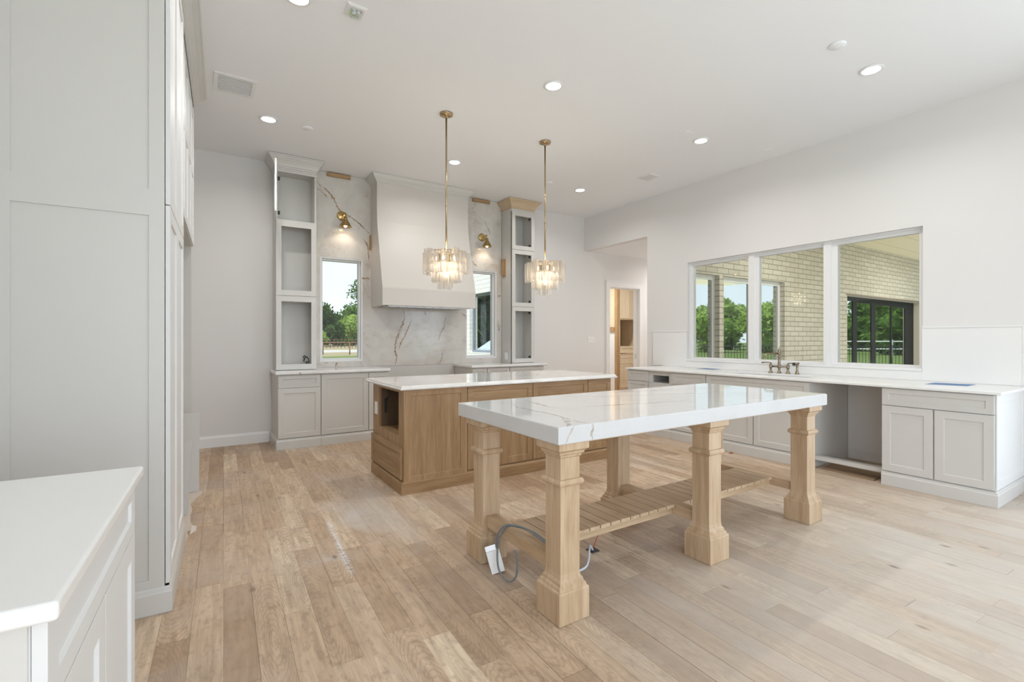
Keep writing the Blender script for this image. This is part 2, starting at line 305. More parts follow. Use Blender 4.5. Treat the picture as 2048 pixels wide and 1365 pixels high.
# ------------------------------------------------------------------ mesh helpers
class B:
    def __init__(s): s.bm = bmesh.new()
    def quad(s, pts, mat=0, flip=False):
        vs = [s.bm.verts.new(p) for p in pts]
        f = s.bm.faces.new(vs[::-1] if flip else vs); f.material_index = mat; return f
    def box(s, x0, x1, y0, y1, z0, z1, mat=0, M=None):
        c = [(x0, y0, z0), (x1, y0, z0), (x1, y1, z0), (x0, y1, z0), (x0, y0, z1), (x1, y0, z1), (x1, y1, z1), (x0, y1, z1)]
        if M: c = [M @ Vector(p) for p in c]
        v = [s.bm.verts.new(p) for p in c]
        for f in ((3, 2, 1, 0), (4, 5, 6, 7), (0, 1, 5, 4), (1, 2, 6, 5), (2, 3, 7, 6), (3, 0, 4, 7)):
            s.bm.faces.new([v[i] for i in f]).material_index = mat
        return s
    def loft(s, rings, close=True, caps=True, mat=0, smooth=False):
        vr = [[s.bm.verts.new(p) for p in r] for r in rings]; n = len(vr[0])
        for a, b in zip(vr[:-1], vr[1:]):
            for i in range(n if close else n-1):
                f = s.bm.faces.new((a[i], a[(i+1) % n], b[(i+1) % n], b[i])); f.material_index = mat; f.smooth = smooth
        if caps and close:
            s.bm.faces.new(vr[0][::-1]).material_index = mat; s.bm.faces.new(vr[-1]).material_index = mat
        return s
    def rects(s, x0, x1, y0, y1, prof, mat=0):   # prof: (outset, z) from bottom to top
        return s.loft([[(x0-d, y0-d, z), (x1+d, y0-d, z), (x1+d, y1+d, z), (x0-d, y1+d, z)] for d, z in prof], mat=mat)
    def lathe(s, prof, c=(0, 0, 0), seg=24, M=None, mat=0, smooth=True, caps=True):
        rings = []
        for r, z in prof:
            ring = [Vector((c[0]+r*math.cos(2*math.pi*i/seg), c[1]+r*math.sin(2*math.pi*i/seg), c[2]+z)) for i in range(seg)]
            rings.append([M @ p for p in ring] if M else ring)
        return s.loft(rings, mat=mat, smooth=smooth, caps=caps)
    def tube(s, pts, r, seg=8, mat=0):
        pts = [Vector(p) for p in pts]; rings = []
        up = Vector((0, 0, 1)); prev = None
        for i, p in enumerate(pts):
            d = (pts[min(i+1, len(pts)-1)] - pts[max(i-1, 0)]).normalized()
            a = prev if prev is not None else (up.cross(d) if abs(d.z) < .95 else Vector((1, 0, 0)))
            a = (a - d*a.dot(d)).normalized(); b = d.cross(a).normalized(); prev = a
            rr = r[i] if hasattr(r, '__len__') else r
            rings.append([p + (a*math.cos(2*math.pi*j/seg) + b*math.sin(2*math.pi*j/seg))*rr for j in range(seg)])
        return s.loft(rings, smooth=True, mat=mat)
    def sweep(s, path, prof, closed=False, mat=0):  # path (x,y) anticlockwise = profile d goes to the right side (outward)
        P = [Vector((p[0], p[1])) for p in path]; n = len(P); rings = []
        for i in range(n):
            ns = []
            if closed or i > 0:
                d = (P[i]-P[i-1]).normalized(); ns.append(Vector((d.y, -d.x)))
            if closed or i < n-1:
                d = (P[(i+1) % n]-P[i]).normalized(); ns.append(Vector((d.y, -d.x)))
            m = sum(ns, Vector((0, 0))); m = m/len(ns); m = m/max(m.length_squared, .05)
            rings.append([(P[i].x+m.x*d, P[i].y+m.y*d, z) for d, z in prof])
        if closed: rings.append(rings[0])
        return s.loft(rings, caps=not closed, mat=mat)
    def shaker(s, M, w, h, t=.02, st=.062, rec=.008, mat=0, hole=False, rail=None):
        rl = rail or st
        def ring(a0, b0, a1, b1, c): return [M @ Vector(p) for p in ((a0, b0, c), (a1, b0, c), (a1, b1, c), (a0, b1, c))]
        o0 = ring(0, 0, w, h, 0); o1 = ring(0, 0, w, h, t); i1 = ring(st, rl, w-st, h-rl, t); i0 = ring(st+.003, rl+.003, w-st-.003, h-rl-.003, t-rec)
        if hole:
            i0 = ring(st, rl, w-st, h-rl, 0); s.loft([i0, o0, o1, i1, i0], caps=False, mat=mat)
        else: s.loft([o0, o1, i1, i0], mat=mat)
        return s
    def prism(s, poly, M, depth, mat=0):
        a = [M @ Vector((p[0], p[1], 0)) for p in poly]; b = [M @ Vector((p[0], p[1], depth)) for p in poly]
        return s.loft([a, b], mat=mat)
    def ribbon(s, pts, w, nrm, mat=1, jit=.3, sub=6, off=.0006):
        P = []
        pts = [Vector(p) for p in pts]; nrm = Vector(nrm)
        for a, b in zip(pts[:-1], pts[1:]):
            side = (b-a).cross(nrm).normalized()
            for k in range(sub): P.append(a.lerp(b, k/sub) + side*random.uniform(-1, 1)*w*jit)
        P.append(pts[-1]); L = []; n = len(P)
        for i, p in enumerate(P):
            d = (P[min(i+1, n-1)]-P[max(i-1, 0)]).normalized(); side = d.cross(nrm).normalized()
            ww = w*random.uniform(.35, 1.2)*min(1, .15+4*min(i, n-1-i)/n)
            L.append((p+side*ww*.5+nrm*off, p-side*ww*.5+nrm*off))
        for (a, b), (c, d) in zip(L[:-1], L[1:]): s.quad([a, b, d, c], mat)
        return s

def spline(pts, n=6):
    P = [Vector(p) for p in pts]; out = []
    for i in range(len(P)-1):
        p0, p1, p2, p3 = P[max(i-1, 0)], P[i], P[i+1], P[min(i+2, len(P)-1)]
        for k in range(n):
            u = k/n; out.append(.5*((2*p1)+(-p0+p2)*u+(2*p0-5*p1+4*p2-p3)*u*u+(-p0+3*p1-3*p2+p3)*u**3))
    return out+[P[-1]]
spline_pts = spline
MATS = {}
def finish(name, b, mats, M=None, parent=None, bevel=0.0, smooth=False):
    me = bpy.data.meshes.new(name)
    if M is not None: b.bm.transform(M.inverted())
    bmesh.ops.recalc_face_normals(b.bm, faces=b.bm.faces)
    b.bm.to_mesh(me); b.bm.free()
    for m in (mats if isinstance(mats, (list, tuple)) else [mats]): me.materials.append(m)
    o = bpy.data.objects.new(name, me); C.objects.link(o)
    if parent is not None: o.parent = parent
    if bevel:
        md = o.modifiers.new('bevel', 'BEVEL'); md.width = bevel; md.segments = 2; md.limit_method = 'ANGLE'; md.angle_limit = R(40)
    return o
def tag(o, label, cat, group=None):
    o['label'] = label; o['category'] = cat
    if group: o['group'] = group
    return o
def thing(name, label, cat, loc, rotz=0, group=None):
    o = bpy.data.objects.new(name, None); C.objects.link(o); o.location = loc; o.rotation_euler = (0, 0, rotz); o.empty_display_size = .1
    tag(o, label, cat, group); MATS[o.name] = Matrix.Translation(loc) @ Matrix.Rotation(rotz, 4, 'Z'); return o
def mat_of(o):
    while o.parent: o = o.parent
    return MATS.get(o.name)
def part(name, b, mats, parent, bevel=0.0, label=None):    # geometry given in world coordinates
    o = finish(name, b, mats, mat_of(parent), parent, bevel)
    if label: o['label'] = label
    return o
def single(name, b, mats, label, cat, loc, group=None, bevel=0.0, rotz=0):
    M = Matrix.Translation(loc) @ Matrix.Rotation(rotz, 4, 'Z')
    o = finish(name, b, mats, M, None, bevel); o.location = loc; o.rotation_euler = (0, 0, rotz); MATS[o.name] = M
    return tag(o, label, cat, group)
def struct(name, b, mats, parent=None, bevel=0.0):
    o = finish(name, b, mats, None, parent, bevel)
    if parent is None: o['kind'] = 'structure'
    return o
def dup(root, loc, rotz=0, label=None):
    r = root.copy(); C.objects.link(r); r.location = loc; r.rotation_euler = (0, 0, rotz)
    if label: r['label'] = label
    def rec(src, dst):
        for ch in list(src.children):
            c = ch.copy(); C.objects.link(c); c.parent = dst; rec(ch, c)
    rec(root, r); MATS[r.name] = Matrix.Translation(loc) @ Matrix.Rotation(rotz, 4, 'Z'); return r
def face_frame(o, r, n):   # local (a right, b up, c outward) to world
    r = Vector(r); n = Vector(n); z = Vector((0, 0, 1))
    return Matrix(((r.x, z.x, n.x, o[0]), (r.y, z.y, n.y, o[1]), (r.z, z.z, n.z, o[2]), (0, 0, 0, 1)))
def FB(x, y, z): return face_frame((x, y, z), (1, 0, 0), (0, -1, 0))     # faces -Y (back wall, island front)
def FR(x, y, z): return face_frame((x, y, z), (0, -1, 0), (-1, 0, 0))    # faces -X (right wall); a runs towards -Y
def holes_grid(u0, u1, v0, v1, holes):
    us = sorted({u0, u1, *[h[0] for h in holes], *[h[1] for h in holes]}); vs = sorted({v0, v1, *[h[2] for h in holes], *[h[3] for h in holes]})
    us = [u for u in us if u0 <= u <= u1]; vs = [v for v in vs if v0 <= v <= v1]; out = []
    for a, b in zip(us[:-1], us[1:]):
        run = None
        for c, d in zip(vs[:-1], vs[1:]):
            mu, mv = (a+b)/2, (c+d)/2
            if any(h[0] < mu < h[1] and h[2] < mv < h[3] for h in holes):
                if run: out.append((a, b, *run)); run = None
            else: run = (run[0], d) if run else (c, d)
        if run: out.append((a, b, *run))
    return out

# ------------------------------------------------------------------ the room
H = 3.658; YW = 7.0; XW = 6.13
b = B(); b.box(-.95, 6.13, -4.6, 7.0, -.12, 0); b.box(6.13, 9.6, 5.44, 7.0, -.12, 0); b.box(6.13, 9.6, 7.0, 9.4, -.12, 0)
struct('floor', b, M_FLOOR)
b = B(); b.box(-.95, 6.28, -4.6, 7.15, H, H+.15); struct('ceiling', b, M_CEIL)
b = B(); b.box(6.28, 9.6, 5.44, 7.0, 3.03, 3.18); b.box(6.4, 9.6, 7.15, 9.4, 3.0, 3.15); struct('ceiling', b, M_CEIL)
WL = (1.345, 1.925, 1.027, 2.483); WR = (3.59, 4.17, 1.027, 2.483); PD = (6.79, 7.645, 0, 2.385)
b = B()
for a in holes_grid(-.95, 9.6, 0, H, [WL, WR, PD]): b.box(a[0], a[1], YW, YW+.15, a[2], a[3])
struct('wall_back', b, M_WALL)
WIN = (1.845, 4.655, 1.035, 2.49); OP = (5.44, 7.0, 0, 3.03); SD = (-3.5, .45, 0, 2.6)
b = B()
for a in holes_grid(-4.6, 7.0, 0, H, [WIN, OP, SD]): b.box(XW, XW+.15, a[0], a[1], a[2], a[3])
struct('wall_right', b, M_WALL)
b = B()
for a in holes_grid(-4.6, 7.0, 0, H, [(-3.8, -.6, .4, 2.8)]): b.box(-.95, -.85, a[0], a[1], a[2], a[3])  # unseen opening, added to let the side fill lamp in
struct('wall_left', b, M_WALL)
b = B()
for a in holes_grid(-.95, 6.28, 0, H, [(-.4, 1.2, .3, 2.9), (1.5, 3.3, .3, 2.9)]): b.box(a[0], a[1], -4.75, -4.6, a[2], a[3])
struct('wall_front', b, M_WALL)
b = B(); b.box(6.28, 9.6, 5.3, 5.44, 0, 3.2); b.box(9.6, 9.7, 5.3, 9.4, 0, 3.2); struct('wall_hall', b, M_WALL)
b = B(); b.box(6.3, 6.4, 7.15, 9.4, 0, 3.2); b.box(6.3, 9.7, 9.3, 9.4, 0, 3.2); struct('wall_pantry', b, M_WALL)

def base_prof(h=.135, t=.016): return [(0, 0), (t, 0), (t, h-.03), (t*.6, h-.012), (t*.45, h), (0, h)]
b = B(); b.sweep([(-.84, 6.999), (.715, 6.999)], base_prof(.14)); struct('baseboard_back', b, M_TRIM)
b = B(); b.sweep([(4.80, 6.999), (6.70, 6.999)], base_prof(.14)); struct('baseboard_hall', b, M_TRIM)
b = B(); b.sweep([(XW-.001, 1.06), (XW-.001, .5)], base_prof(.17)); struct('baseboard_right', b, M_TRIM)

def window(name, hole, y, frame_w=.05, bottom=True):
    x0, x1, z0, z1 = hole
    b = B()
    for (w0, w1, yy0, yy1) in ((.020, .028, y-.012, y+.12), (.044, .034, y+.05, y+.12)):
        for a in holes_grid(x0-.001, x1+.001, z0-.001, z1+.001, [(x0+w0, x1-w0, z0+w0, z1-w0)]): b.box(a[0], a[1], yy0, yy1, a[2], a[3])
    o = struct(name, b, M_TRIM)
    p = B(); p.box(x0+.035, x1-.035, y+.082, y+.088, z0+.028, z1-.028); finish('pane', p, M_PANE, None, o)
    return o
window('window_1', WL, YW); window('window_2', WR, YW)
# right wall window: three lights
y0, y1, z0, z1 = WIN; b = B(); mull = [(4.01, 3.78), (2.99, 2.76)]
mull = []
def yat(u, x=XW+.08):
    a = (u-1024)/960; th = math.atan(616/960); s, c = math.sin(th), math.cos(th); return x*(c-a*s)/(s+a*c)
m1 = (yat(1519), yat(1499)); m2 = (yat(1676), yat(1649))
for a in holes_grid(y0-.001, y1+.001, z0-.001, z1+.001, [(y0+.05, m2[0], z0+.035, z1-.055), (m2[1], m1[0], z0+.035, z1-.055), (m1[1], y1-.05, z0+.035, z1-.055)]):
    b.box(XW+.07, XW+.13, a[0], a[1], a[2], a[3])
for a in holes_grid(y0, y1, z0, z1, [(y0+.02, y1-.02, z0+.012, z1-.02)]): b.box(XW+.05, XW+.14, a[0], a[1], a[2], a[3])
for m in (m1, m2): b.box(XW+.045, XW+.10, (m[0]*.55+m[1]*.45), m[1]-.004, z0, z1)
w3 = struct('window_3', b, M_TRIM)
for n, (a, c) in enumerate([(y0+.04, m2[0]+.01), (m2[1]-.01, m1[0]+.01), (m1[1]-.01, y1-.04)]):
    p = B(); p.box(XW+.098, XW+.104, a, c, z0+.03, z1-.05); finish('pane', p, M_PANE, None, w3)
b = B(); b.box(XW-.034, XW+.05, y0-.0, y1+.0, z0-.022, z0+.006); struct('trim_1', b, M_QUARTZ, None, .004)

# pantry door casing
b = B()
b.box(6.70, 6.79, YW-.02, YW-.001, 0, 2.385); b.box(7.645, 7.735, YW-.02, YW-.001, 0, 2.385); b.box(6.70, 7.735, YW-.02, YW-.001, 2.385, 2.49); b.box(6.69, 7.745, YW-.03, YW-.001, 2.49, 2.51)
b.box(6.775, 6.792, YW-.001, YW+.16, 0, 2.385); b.box(7.643, 7.66, YW-.001, YW+.16, 0, 2.385); b.box(6.79, 7.645, YW-.001, YW+.16, 2.37, 2.387)
b.box(6.792, 6.805, YW+.08, YW+.12, 0, 2.37); b.box(7.63, 7.643, YW+.05, YW+.12, 0, 2.37)
d1 = struct('door_1', b, M_TRIM)
p = B(); p.box(7.6285, 7.630, YW+.07, YW+.10, .93, 1.03); finish('strike_plate', p, M_STEEL, None, d1)

# ------------------------------------------------------------------ back wall: splash, hood, towers, base cabinets
TY = 6.65            # front of the tower cabinets
b = B()
for a in holes_grid(1.242, 4.262, .945, 3.655, [WL, WR]): b.box(a[0], a[1], YW-.02, YW-.001, a[2], a[3])
S = lambda pts, w, m=1: b.ribbon([(x, YW-.02, z) for x, z in pts], w, (0, -1, 0), m)
S([(1.29, 3.50), (1.42, 3.41), (1.50, 3.33), (1.555, 3.25), (1.565, 3.19), (1.63, 3.13), (1.72, 3.09), (1.80, 3.05), (1.88, 3.0), (1.95, 2.93), (2.03, 2.87)], .030)
S([(1.29, 3.42), (1.37, 3.36), (1.44, 3.30)], .020); S([(1.33, 3.47), (1.36, 3.40), (1.41, 3.39)], .015)
S([(1.93, 2.80), (1.98, 2.72), (2.01, 2.60), (2.02, 2.45)], .022); S([(1.91, 2.22), (1.96, 2.215), (2.03, 2.22)], .024)
S([(2.52, 1.80), (2.55, 1.68), (2.52, 1.56), (2.47, 1.46), (2.43, 1.36), (2.41, 1.27), (2.40, 1.17), (2.43, 1.09), (2.42, 1.00), (2.41, .95)], .034)
S([(2.66, 1.66), (2.63, 1.55), (2.59, 1.47), (2.56, 1.40), (2.51, 1.33), (2.48, 1.25), (2.44, 1.17)], .026)
S([(3.24, 1.74), (3.20, 1.55), (3.13, 1.42), (3.10, 1.32)], .03, 2); S([(2.86, 1.78), (2.90, 1.70)], .02, 2); S([(3.13, .95), (3.16, 1.05), (3.18, 1.15)], .028, 2)
S([(3.50, 1.77), (3.57, 1.72), (3.60, 1.66)], .016); S([(3.68, 2.64), (3.75, 2.57), (3.80, 2.545)], .018); S([(3.93, 3.32), (4.02, 3.16), (4.05, 3.08)], .02, 2)
S([(4.18, 2.07), (4.255, 2.075)], .02); S([(4.20, 1.6), (4.22, 1.45)], .04, 2)
S([(1.57, 1.015), (1.545, .95)], .03); S([(1.40, 1.02), (1.45, 1.01)], .02, 2)
o = single('stone_splash', b, [M_SPLASH, M_VEIN, M_VEIN2], 'full-height grey quartzite wall slab with brown veins around range hood and two narrow windows', 'backsplash', (2.75, YW-.001, .945))
b = B(); b.box(2.115, 3.375, YW-.012, YW-.001, .02, .943); b.box(2.745, 2.749, YW-.0135, YW-.001, .02, .94); struct('trim_2', b, M_CAB)

# range hood
b = B(); prof = [(YW-.021, 3.655), (6.686, 3.655), (6.686, 3.2), (6.672, 3.0), (6.645, 2.86), (6.613, 2.74), (6.555, 2.52), (6.50, 2.30), (6.455, 2.13), (6.436, 2.06), (6.433, 2.04), (6.433, 1.808), (YW-.021, 1.808)]
t = thing('range_hood', 'tall plastered greige range hood flaring out above the stone splash', 'range hood', (2.755, YW-.021, 1.808))
b.loft([[(2.04, y, z) for y, z in prof], [(3.471, y, z) for y, z in prof]])
hb = part('body', b, plain('hood_paint', (.60, .57, .535), .45), t)
b = B(); b.sweep([(2.04, YW-.022), (2.04, 6.686), (3.471, 6.686), (3.471, YW-.022)], [(0, 3.55), (.008, 3.552), (.010, 3.565), (.022, 3.572), (.030, 3.585), (.050, 3.60), (.064, 3.62), (.070, 3.64), (.078, 3.645), (.078, 3.655), (0, 3.655)])
part('crown_moulding', b, M_CAB, t)
b = B(); b.box(2.14, 3.37, 6.50, 6.93, 1.795, 1.807)
for i in range(9): b.box(2.18+i*.13, 2.285+i*.13, 6.53, 6.90, 1.791, 1.796)
part('filter_insert', b, M_STEEL, t)

CROWN = [(0, 0), (.008, .002), (.010, .022), (.020, .030), (.024, .050), (.040, .078), (.066, .108), (.078, .118), (.080, .128), (.092, .132), (.092, .150), (0, .150)]
def tower(x0, x1, label, splits, openlast, crown_mat, bays, outlet=False):
    t = thing('tower_cabinet', label, 'cabinet', ((x0+x1)/2, YW, .947))
    yb = YW-.022 if not outlet else YW-.002; yf = TY+.021; th = .018; zt = 3.50; z0 = .947
    b = B(); b.box(x0, x0+th, yf, yb, z0, zt); b.box(x1-th, x1, yf, yb, z0, zt); b.box(x0+th, x1-th, yb-.012, yb, z0, zt)
    for z in (z0, splits[0]-.01, splits[1]-.01, zt-.02): b.box(x0+th, x1-th, yf, yb-.012, z, z+.02)
    # inner back lining and face frame
    for a in holes_grid(x0, x1, z0, zt, [(x0+.02, x1-.02, *bays[k]) for k in range(3)]): b.box(a[0], a[1], yf-.001, yf+.018, a[2], a[3])
    part('carcass', b, M_CABIN if False else M_CAB, t)
    zs = [(z0+.003, splits[0]-.003), (splits[0]+.003, splits[1]-.003), (splits[1]+.003, zt-.04)]
    for k in range(3):
        if k == 2 and openlast: continue
        d = B(); d.shaker(FB(x0+.001, TY+.02, zs[k][0]), x1-x0-.002, zs[k][1]-zs[k][0], .02, .062, hole=True, rail=.068)
        dd = part('door_frame', d, M_CAB, t)
        hx = x1-.075 if outlet else x0+.075
        for zz in ((zs[k][0]+.09, zs[k][1]-.09) if outlet else ()):
            q = B(); q.box(hx-.008, hx+.008, TY+.025, TY+.06, zz-.018, zz+.018); part('hinge', q, M_DARK, dd)
    if openlast:      # top door stands open on its left hinge
        M = face_frame((x0+.004, TY+.015, splits[1]+.006), (-.10, -.995, 0), (-.995, .10, 0))
        d = B(); d.shaker(M, .455, zt-.045-splits[1], .02, .062, hole=True); part('open_door_frame', d, M_LITCAB, t)
        for zz in (splits[1]+.1, zt-.13):
            q = B(); q.box(x0+.022, x0+.05, TY+.03, TY+.06, zz-.02, zz+.02); part('hinge', q, M_DARK, t)
    b = B(); b.sweep([(x0, YW-.024), (x0, TY+.02), (x1, TY+.02), (x1, YW-.024)], [(d, 3.503+z) for d, z in CROWN]); part('crown_moulding', b, crown_mat, t, label='unpainted wooden crown moulding' if crown_mat is M_RAW else None)
    b = B(); b.sweep([(x0, YW-.024), (x0, TY+.02), (x1, TY+.02), (x1, YW-.024)], [(0, 3.455), (.012, 3.455), (.014, 3.47), (.006, 3.480), (.006, 3.502), (0, 3.502)]); part('bead_moulding', b, M_CAB, t)
    return t
tower(.757, 1.236, 'tall narrow greige tower cabinet left of hood with its top door swung open', (1.890, 2.838), True, M_CAB, [(1.02, 1.815), (1.955, 2.775), (2.855, 3.455)])
tower(4.272, 4.722, 'tall narrow greige tower cabinet right of hood under raw wood crown', (1.879, 2.825), False, M_RAW, [(1.003, 1.809), (1.948, 2.761), (2.88, 3.39)], True)
b = B(); b.box(4.262, 4.2715, 6.80, 6.872, 1.0, 1.115); b.box(4.2605, 4.263, 6.815, 6.857, 1.02, 1.055); b.box(4.2605, 4.263, 6.815, 6.857, 1.06, 1.095)
single('wall_outlet', b, M_PLASTIC, 'white outlet plate on the left side of right tower cabinet', 'outlet', (4.2715, 6.836, 1.06))

def moulding(path, parent, mat, h=.125, t=.018, closed=False):
    b = B(); b.sweep(path, [(0, 0.001), (t, 0.001), (t, h-.028), (t*.75, h-.02), (t*.6, h-.006), (t*.25, h), (0, h)], closed); return part('base_moulding', b, mat, parent)
def carcass_open(b, x0, x1, y0, y1, z0, z1): b.box(x0, x1, y0, y1, z0, z1)
YB = 6.375
def back_base(name, label, x0, x1, ztop, fronts, ends):
    t = thing(name, label, 'cabinet', ((x0+x1)/2, YW-.015, 0))
    b = B(); b.box(x0, x1, YB+.02, YW-.015, .10, ztop); b.box(x0, x1, YB+.03, YW-.015, 0.001, .10); part('carcass', b, M_CAB, t)
    for kind, a0, a1, c0, c1 in fronts:
        d = B(); d.shaker(FB(a0+.003, YB+.0195, c0), a1-a0-.006, c1-c0, .0195, .062 if kind == 'door' else .05, rail=None if kind == 'door' else .045); part(kind, d, M_CAB, t, .0012)
    p = [(x0, YW-.02), (x0, YB+.015), (x1, YB+.015)] if 'L' in ends else [(x0, YB+.015), (x1, YB+.015)]
    if 'R' in ends: p.append((x1, YW-.02))
    moulding(p, t, M_CAB); return t
back_base('base_cabinet', 'greige base cabinet with one drawer over a door under left tower', .746, 1.239, .904, [('drawer', .748, 1.237, .745, .895), ('door', .748, 1.237, .135, .740)], 'L')
back_base('base_cabinet', 'greige base cabinet with single tall door below left narrow window', 1.241, 2.105, .904, [('door', 1.241, 1.834, .135, .895), ('door', 1.838, 2.104, .135, .895)], '')
back_base('base_cabinet', 'greige base cabinet right of the empty range gap below right window', 3.385, 4.05, .904, [('drawer', 3.387, 3.64, .745, .895), ('drawer', 3.644, 4.048, .745, .895), ('door', 3.387, 3.64, .135, .74), ('door', 3.644, 4.048, .135, .74)], '')
back_base('base_cabinet', 'greige base cabinet under right tower beside the white wall', 4.052, 4.722, .904, [('drawer', 4.054, 4.720, .745, .895), ('door', 4.054, 4.385, .135, .74), ('door', 4.389, 4.720, .135, .74)], 'R')
EDGE = lambda z0, z1: [(-.010, z0), (0, z0+.008), (0, z0+.018), (-.002, z0+.024), (-.002, z1-.008), (-.008, z1)]
b = B(); b.rects(.718, 2.122, 6.338, YW-.022, EDGE(.906, .945)); b.ribbon([(.98, 6.338, .935), (1.0, 6.338, .908)], .02, (0, -1, 0)); single('stone_counter', b, [M_MARBLE, M_VEIN], 'white quartzite countertop left of range gap, under left tower', 'countertop', (1.42, YW-.022, .906))
b = B(); b.rects(3.355, 4.765, 6.338, YW-.022, EDGE(.906, .945)); single('stone_counter', b, [M_MARBLE], 'white quartzite countertop right of range gap, under right tower', 'countertop', (4.06, YW-.022, .906))

def cleat(b, label, loc): return single('wood_cleat', b, M_CLEAT, label, 'wood block', loc)
b = B(); b.box(1.434, 1.747, YW-.06, YW-.021, 3.60, 3.645); cleat(b, 'wooden cleat block at ceiling above left sconce', (1.59, YW-.021, 3.62))
b = B(); b.box(3.70, 4.02, YW-.06, YW-.021, 3.60, 3.645); cleat(b, 'wooden cleat block at ceiling above right sconce', (3.86, YW-.021, 3.62))
b = B(); b.box(4.236, 4.2705, 6.86, 6.93, 2.40, 2.69); cleat(b, 'upright wooden block wedged against the right tower side', (4.255, 6.93, 2.54))
b = B(); b.box(2.018, 2.0385, 6.945, 6.978, 2.63, 2.845); cleat(b, 'thin upright wooden wedge beside left edge of hood', (2.03, 6.978, 2.73))

b = B(); b.tube(spline_pts([(1.13, 6.945, 1.05), (1.135, 6.86, 1.10), (1.15, 6.76, 1.09), (1.16, 6.72, 1.03)]), .008, 6); b.tube(spline_pts([(1.12, 6.945, 1.09), (1.12, 6.84, 1.12), (1.135, 6.74, 1.10)]), .006, 6); b.box(1.118, 1.152, 6.70, 6.75, .968, 1.05)
single('wire_bundle', b, plain('dark_green_wire', (.06, .08, .06), .6), 'small dark wire bundle inside bottom bay of left tower', 'wire', (1.14, 6.72, .985))

# wall sconces
def sconce(x, label, z=3.075):
    t = thing('wall_sconce', label, 'sconce', (x, YW-.02, z), 0, None)
    Mw = Matrix.Translation((x, YW-.0205, z)) @ Matrix.Rotation(R(90), 4, 'X')
    b = B(); b.lathe([(.0, .0), (.062, .0), (.066, .004), (.062, .012), (.05, .018), (.0, .022)], M=Mw, seg=28, caps=False); part('backplate', b, M_BRASS, t)
    b = B(); b.tube([(x, YW-.03, z), (x+.01, YW-.08, z+.012), (x+.018, YW-.125, z+.015), (x+.02, YW-.145, z-.005), (x+.02, YW-.15, z-.03)], .008); part('arm', b, M_BRASS, t)
    q = B(); q.lathe([(0, -.012), (.012, -.012), (.012, .012), (0, .012)], (x+.02, YW-.147, z+.012), 12); part('knob', q, M_BRASS, t)
    cx, cy2 = x+.02, YW-.152
    b = B(); b.lathe([(.018, z-.035), (.024, z-.04), (.024, z-.062), (.03, z-.066), (.03, z-.074), (.02, z-.078)], (cx, cy2, 0), 20); part('socket', b, M_BRASS, t)
    sh = B(); sh.lathe([(.024, z-.074), (.05, z-.115), (.082, z-.175), (.084, z-.178), (.080, z-.178), (.048, z-.118), (.022, z-.078)], (cx, cy2, 0), 32, caps=False); part('shade', sh, M_BRASS, t)
    bl = B(); bl.lathe([(.004, z-.10), (.016, z-.115), (.024, z-.145), (.022, z-.165), (.012, z-.182), (.002, z-.186)], (cx, cy2, 0), 16); part('bulb', bl, M_BULB, t)
    l = lamp('sconce_light', 'SPOT', (.02, -.132, -.165), 7, (1, .82, .64), (0, 0, 0), parent=t, radius=.03); l.data.spot_size = R(125); l.data.spot_blend = .35
    return t
sconce(1.63, 'brass cone wall sconce left of the range hood'); sconce(3.885, 'brass cone wall sconce right of the range hood', 3.03)

# ------------------------------------------------------------------ hallway side: switch plate
b = B(); b.box(6.215, 6.40, YW-.008, YW-.001, 1.275, 1.39)
for i in range(4): b.box(6.232+i*.043, 6.248+i*.043, YW-.013, YW-.007, 1.315, 1.35)
single('switch_plate', b, M_PLASTIC, 'white four-gang light switch plate left of pantry door', 'light switch', (6.31, YW-.001, 1.33))

# pantry seen through the door
t = thing('pantry_cabinet', 'tall pale maple cabinet with open niche seen through pantry doorway', 'cabinet', (9.05, 9.29, 0))
b = B(); b.box(8.70, 9.55, 8.62, 9.29, 1.83, 2.9); b.box(8.70, 9.55, 8.62, 9.29, .001, .97); b.box(8.70, 9.55, 9.25, 9.29, .97, 1.83); b.box(8.70, 8.74, 8.62, 9.25, .97, 1.83); b.box(9.40, 9.55, 8.62, 9.25, .97, 1.83)
part('carcass', b, M_RAWZ, t)
for a0, a1, c0, c1, k in ((8.71, 9.06, 1.86, 2.88, 'door'), (9.065, 9.42, 1.86, 2.88, 'door'), (8.71, 9.42, .99, 1.17, 'drawer'), (8.71, 9.42, .72, .93, 'drawer'), (8.71, 9.06, .12, .715, 'door'), (9.065, 9.42, .12, .715, 'door')):
    d = B(); d.shaker(FB(a0, 8.6195, c0), a1-a0-.004, c1-c0-.004, .0195, .055, rail=.05); part(k, d, M_RAWZ, t)
b = B(); b.box(8.742, 9.398, 9.235, 9.249, .972, 1.828); part('niche_back', b, plain('niche_back_wood', (.30, .20, .09), .6), t)
b = B(); b.box(8.585, 8.66, 8.58, 8.66, .001, 2.9); single('pantry_stile', b, M_CLEAT, 'upright wooden stile at left of the maple pantry cabinet', 'panel', (8.61, 8.62, 0))
b = B(); b.box(8.585, 8.66, 8.665, 9.29, 1.64, 2.9); single('pantry_upper_panel', b, [M_RAWZ], 'cream wooden upper side panel at left edge of pantry doorway view', 'panel', (8.62, 9.0, 1.64))
b = B(); b.box(8.565, 8.66, 8.665, 9.29, 1.53, 1.635); single('pantry_ledge', b, [M_CLEAT], 'tan ledge under cream panel at left of pantry doorway view', 'ledge', (8.61, 9.0, 1.53))
b = B(); b.box(8.60, 8.66, 8.665, 9.29, .001, 1.525); single('pantry_lower_panel', b, [M_TRIM], 'white lower side panel at left edge of pantry doorway view', 'panel', (8.62, 9.0, 0))

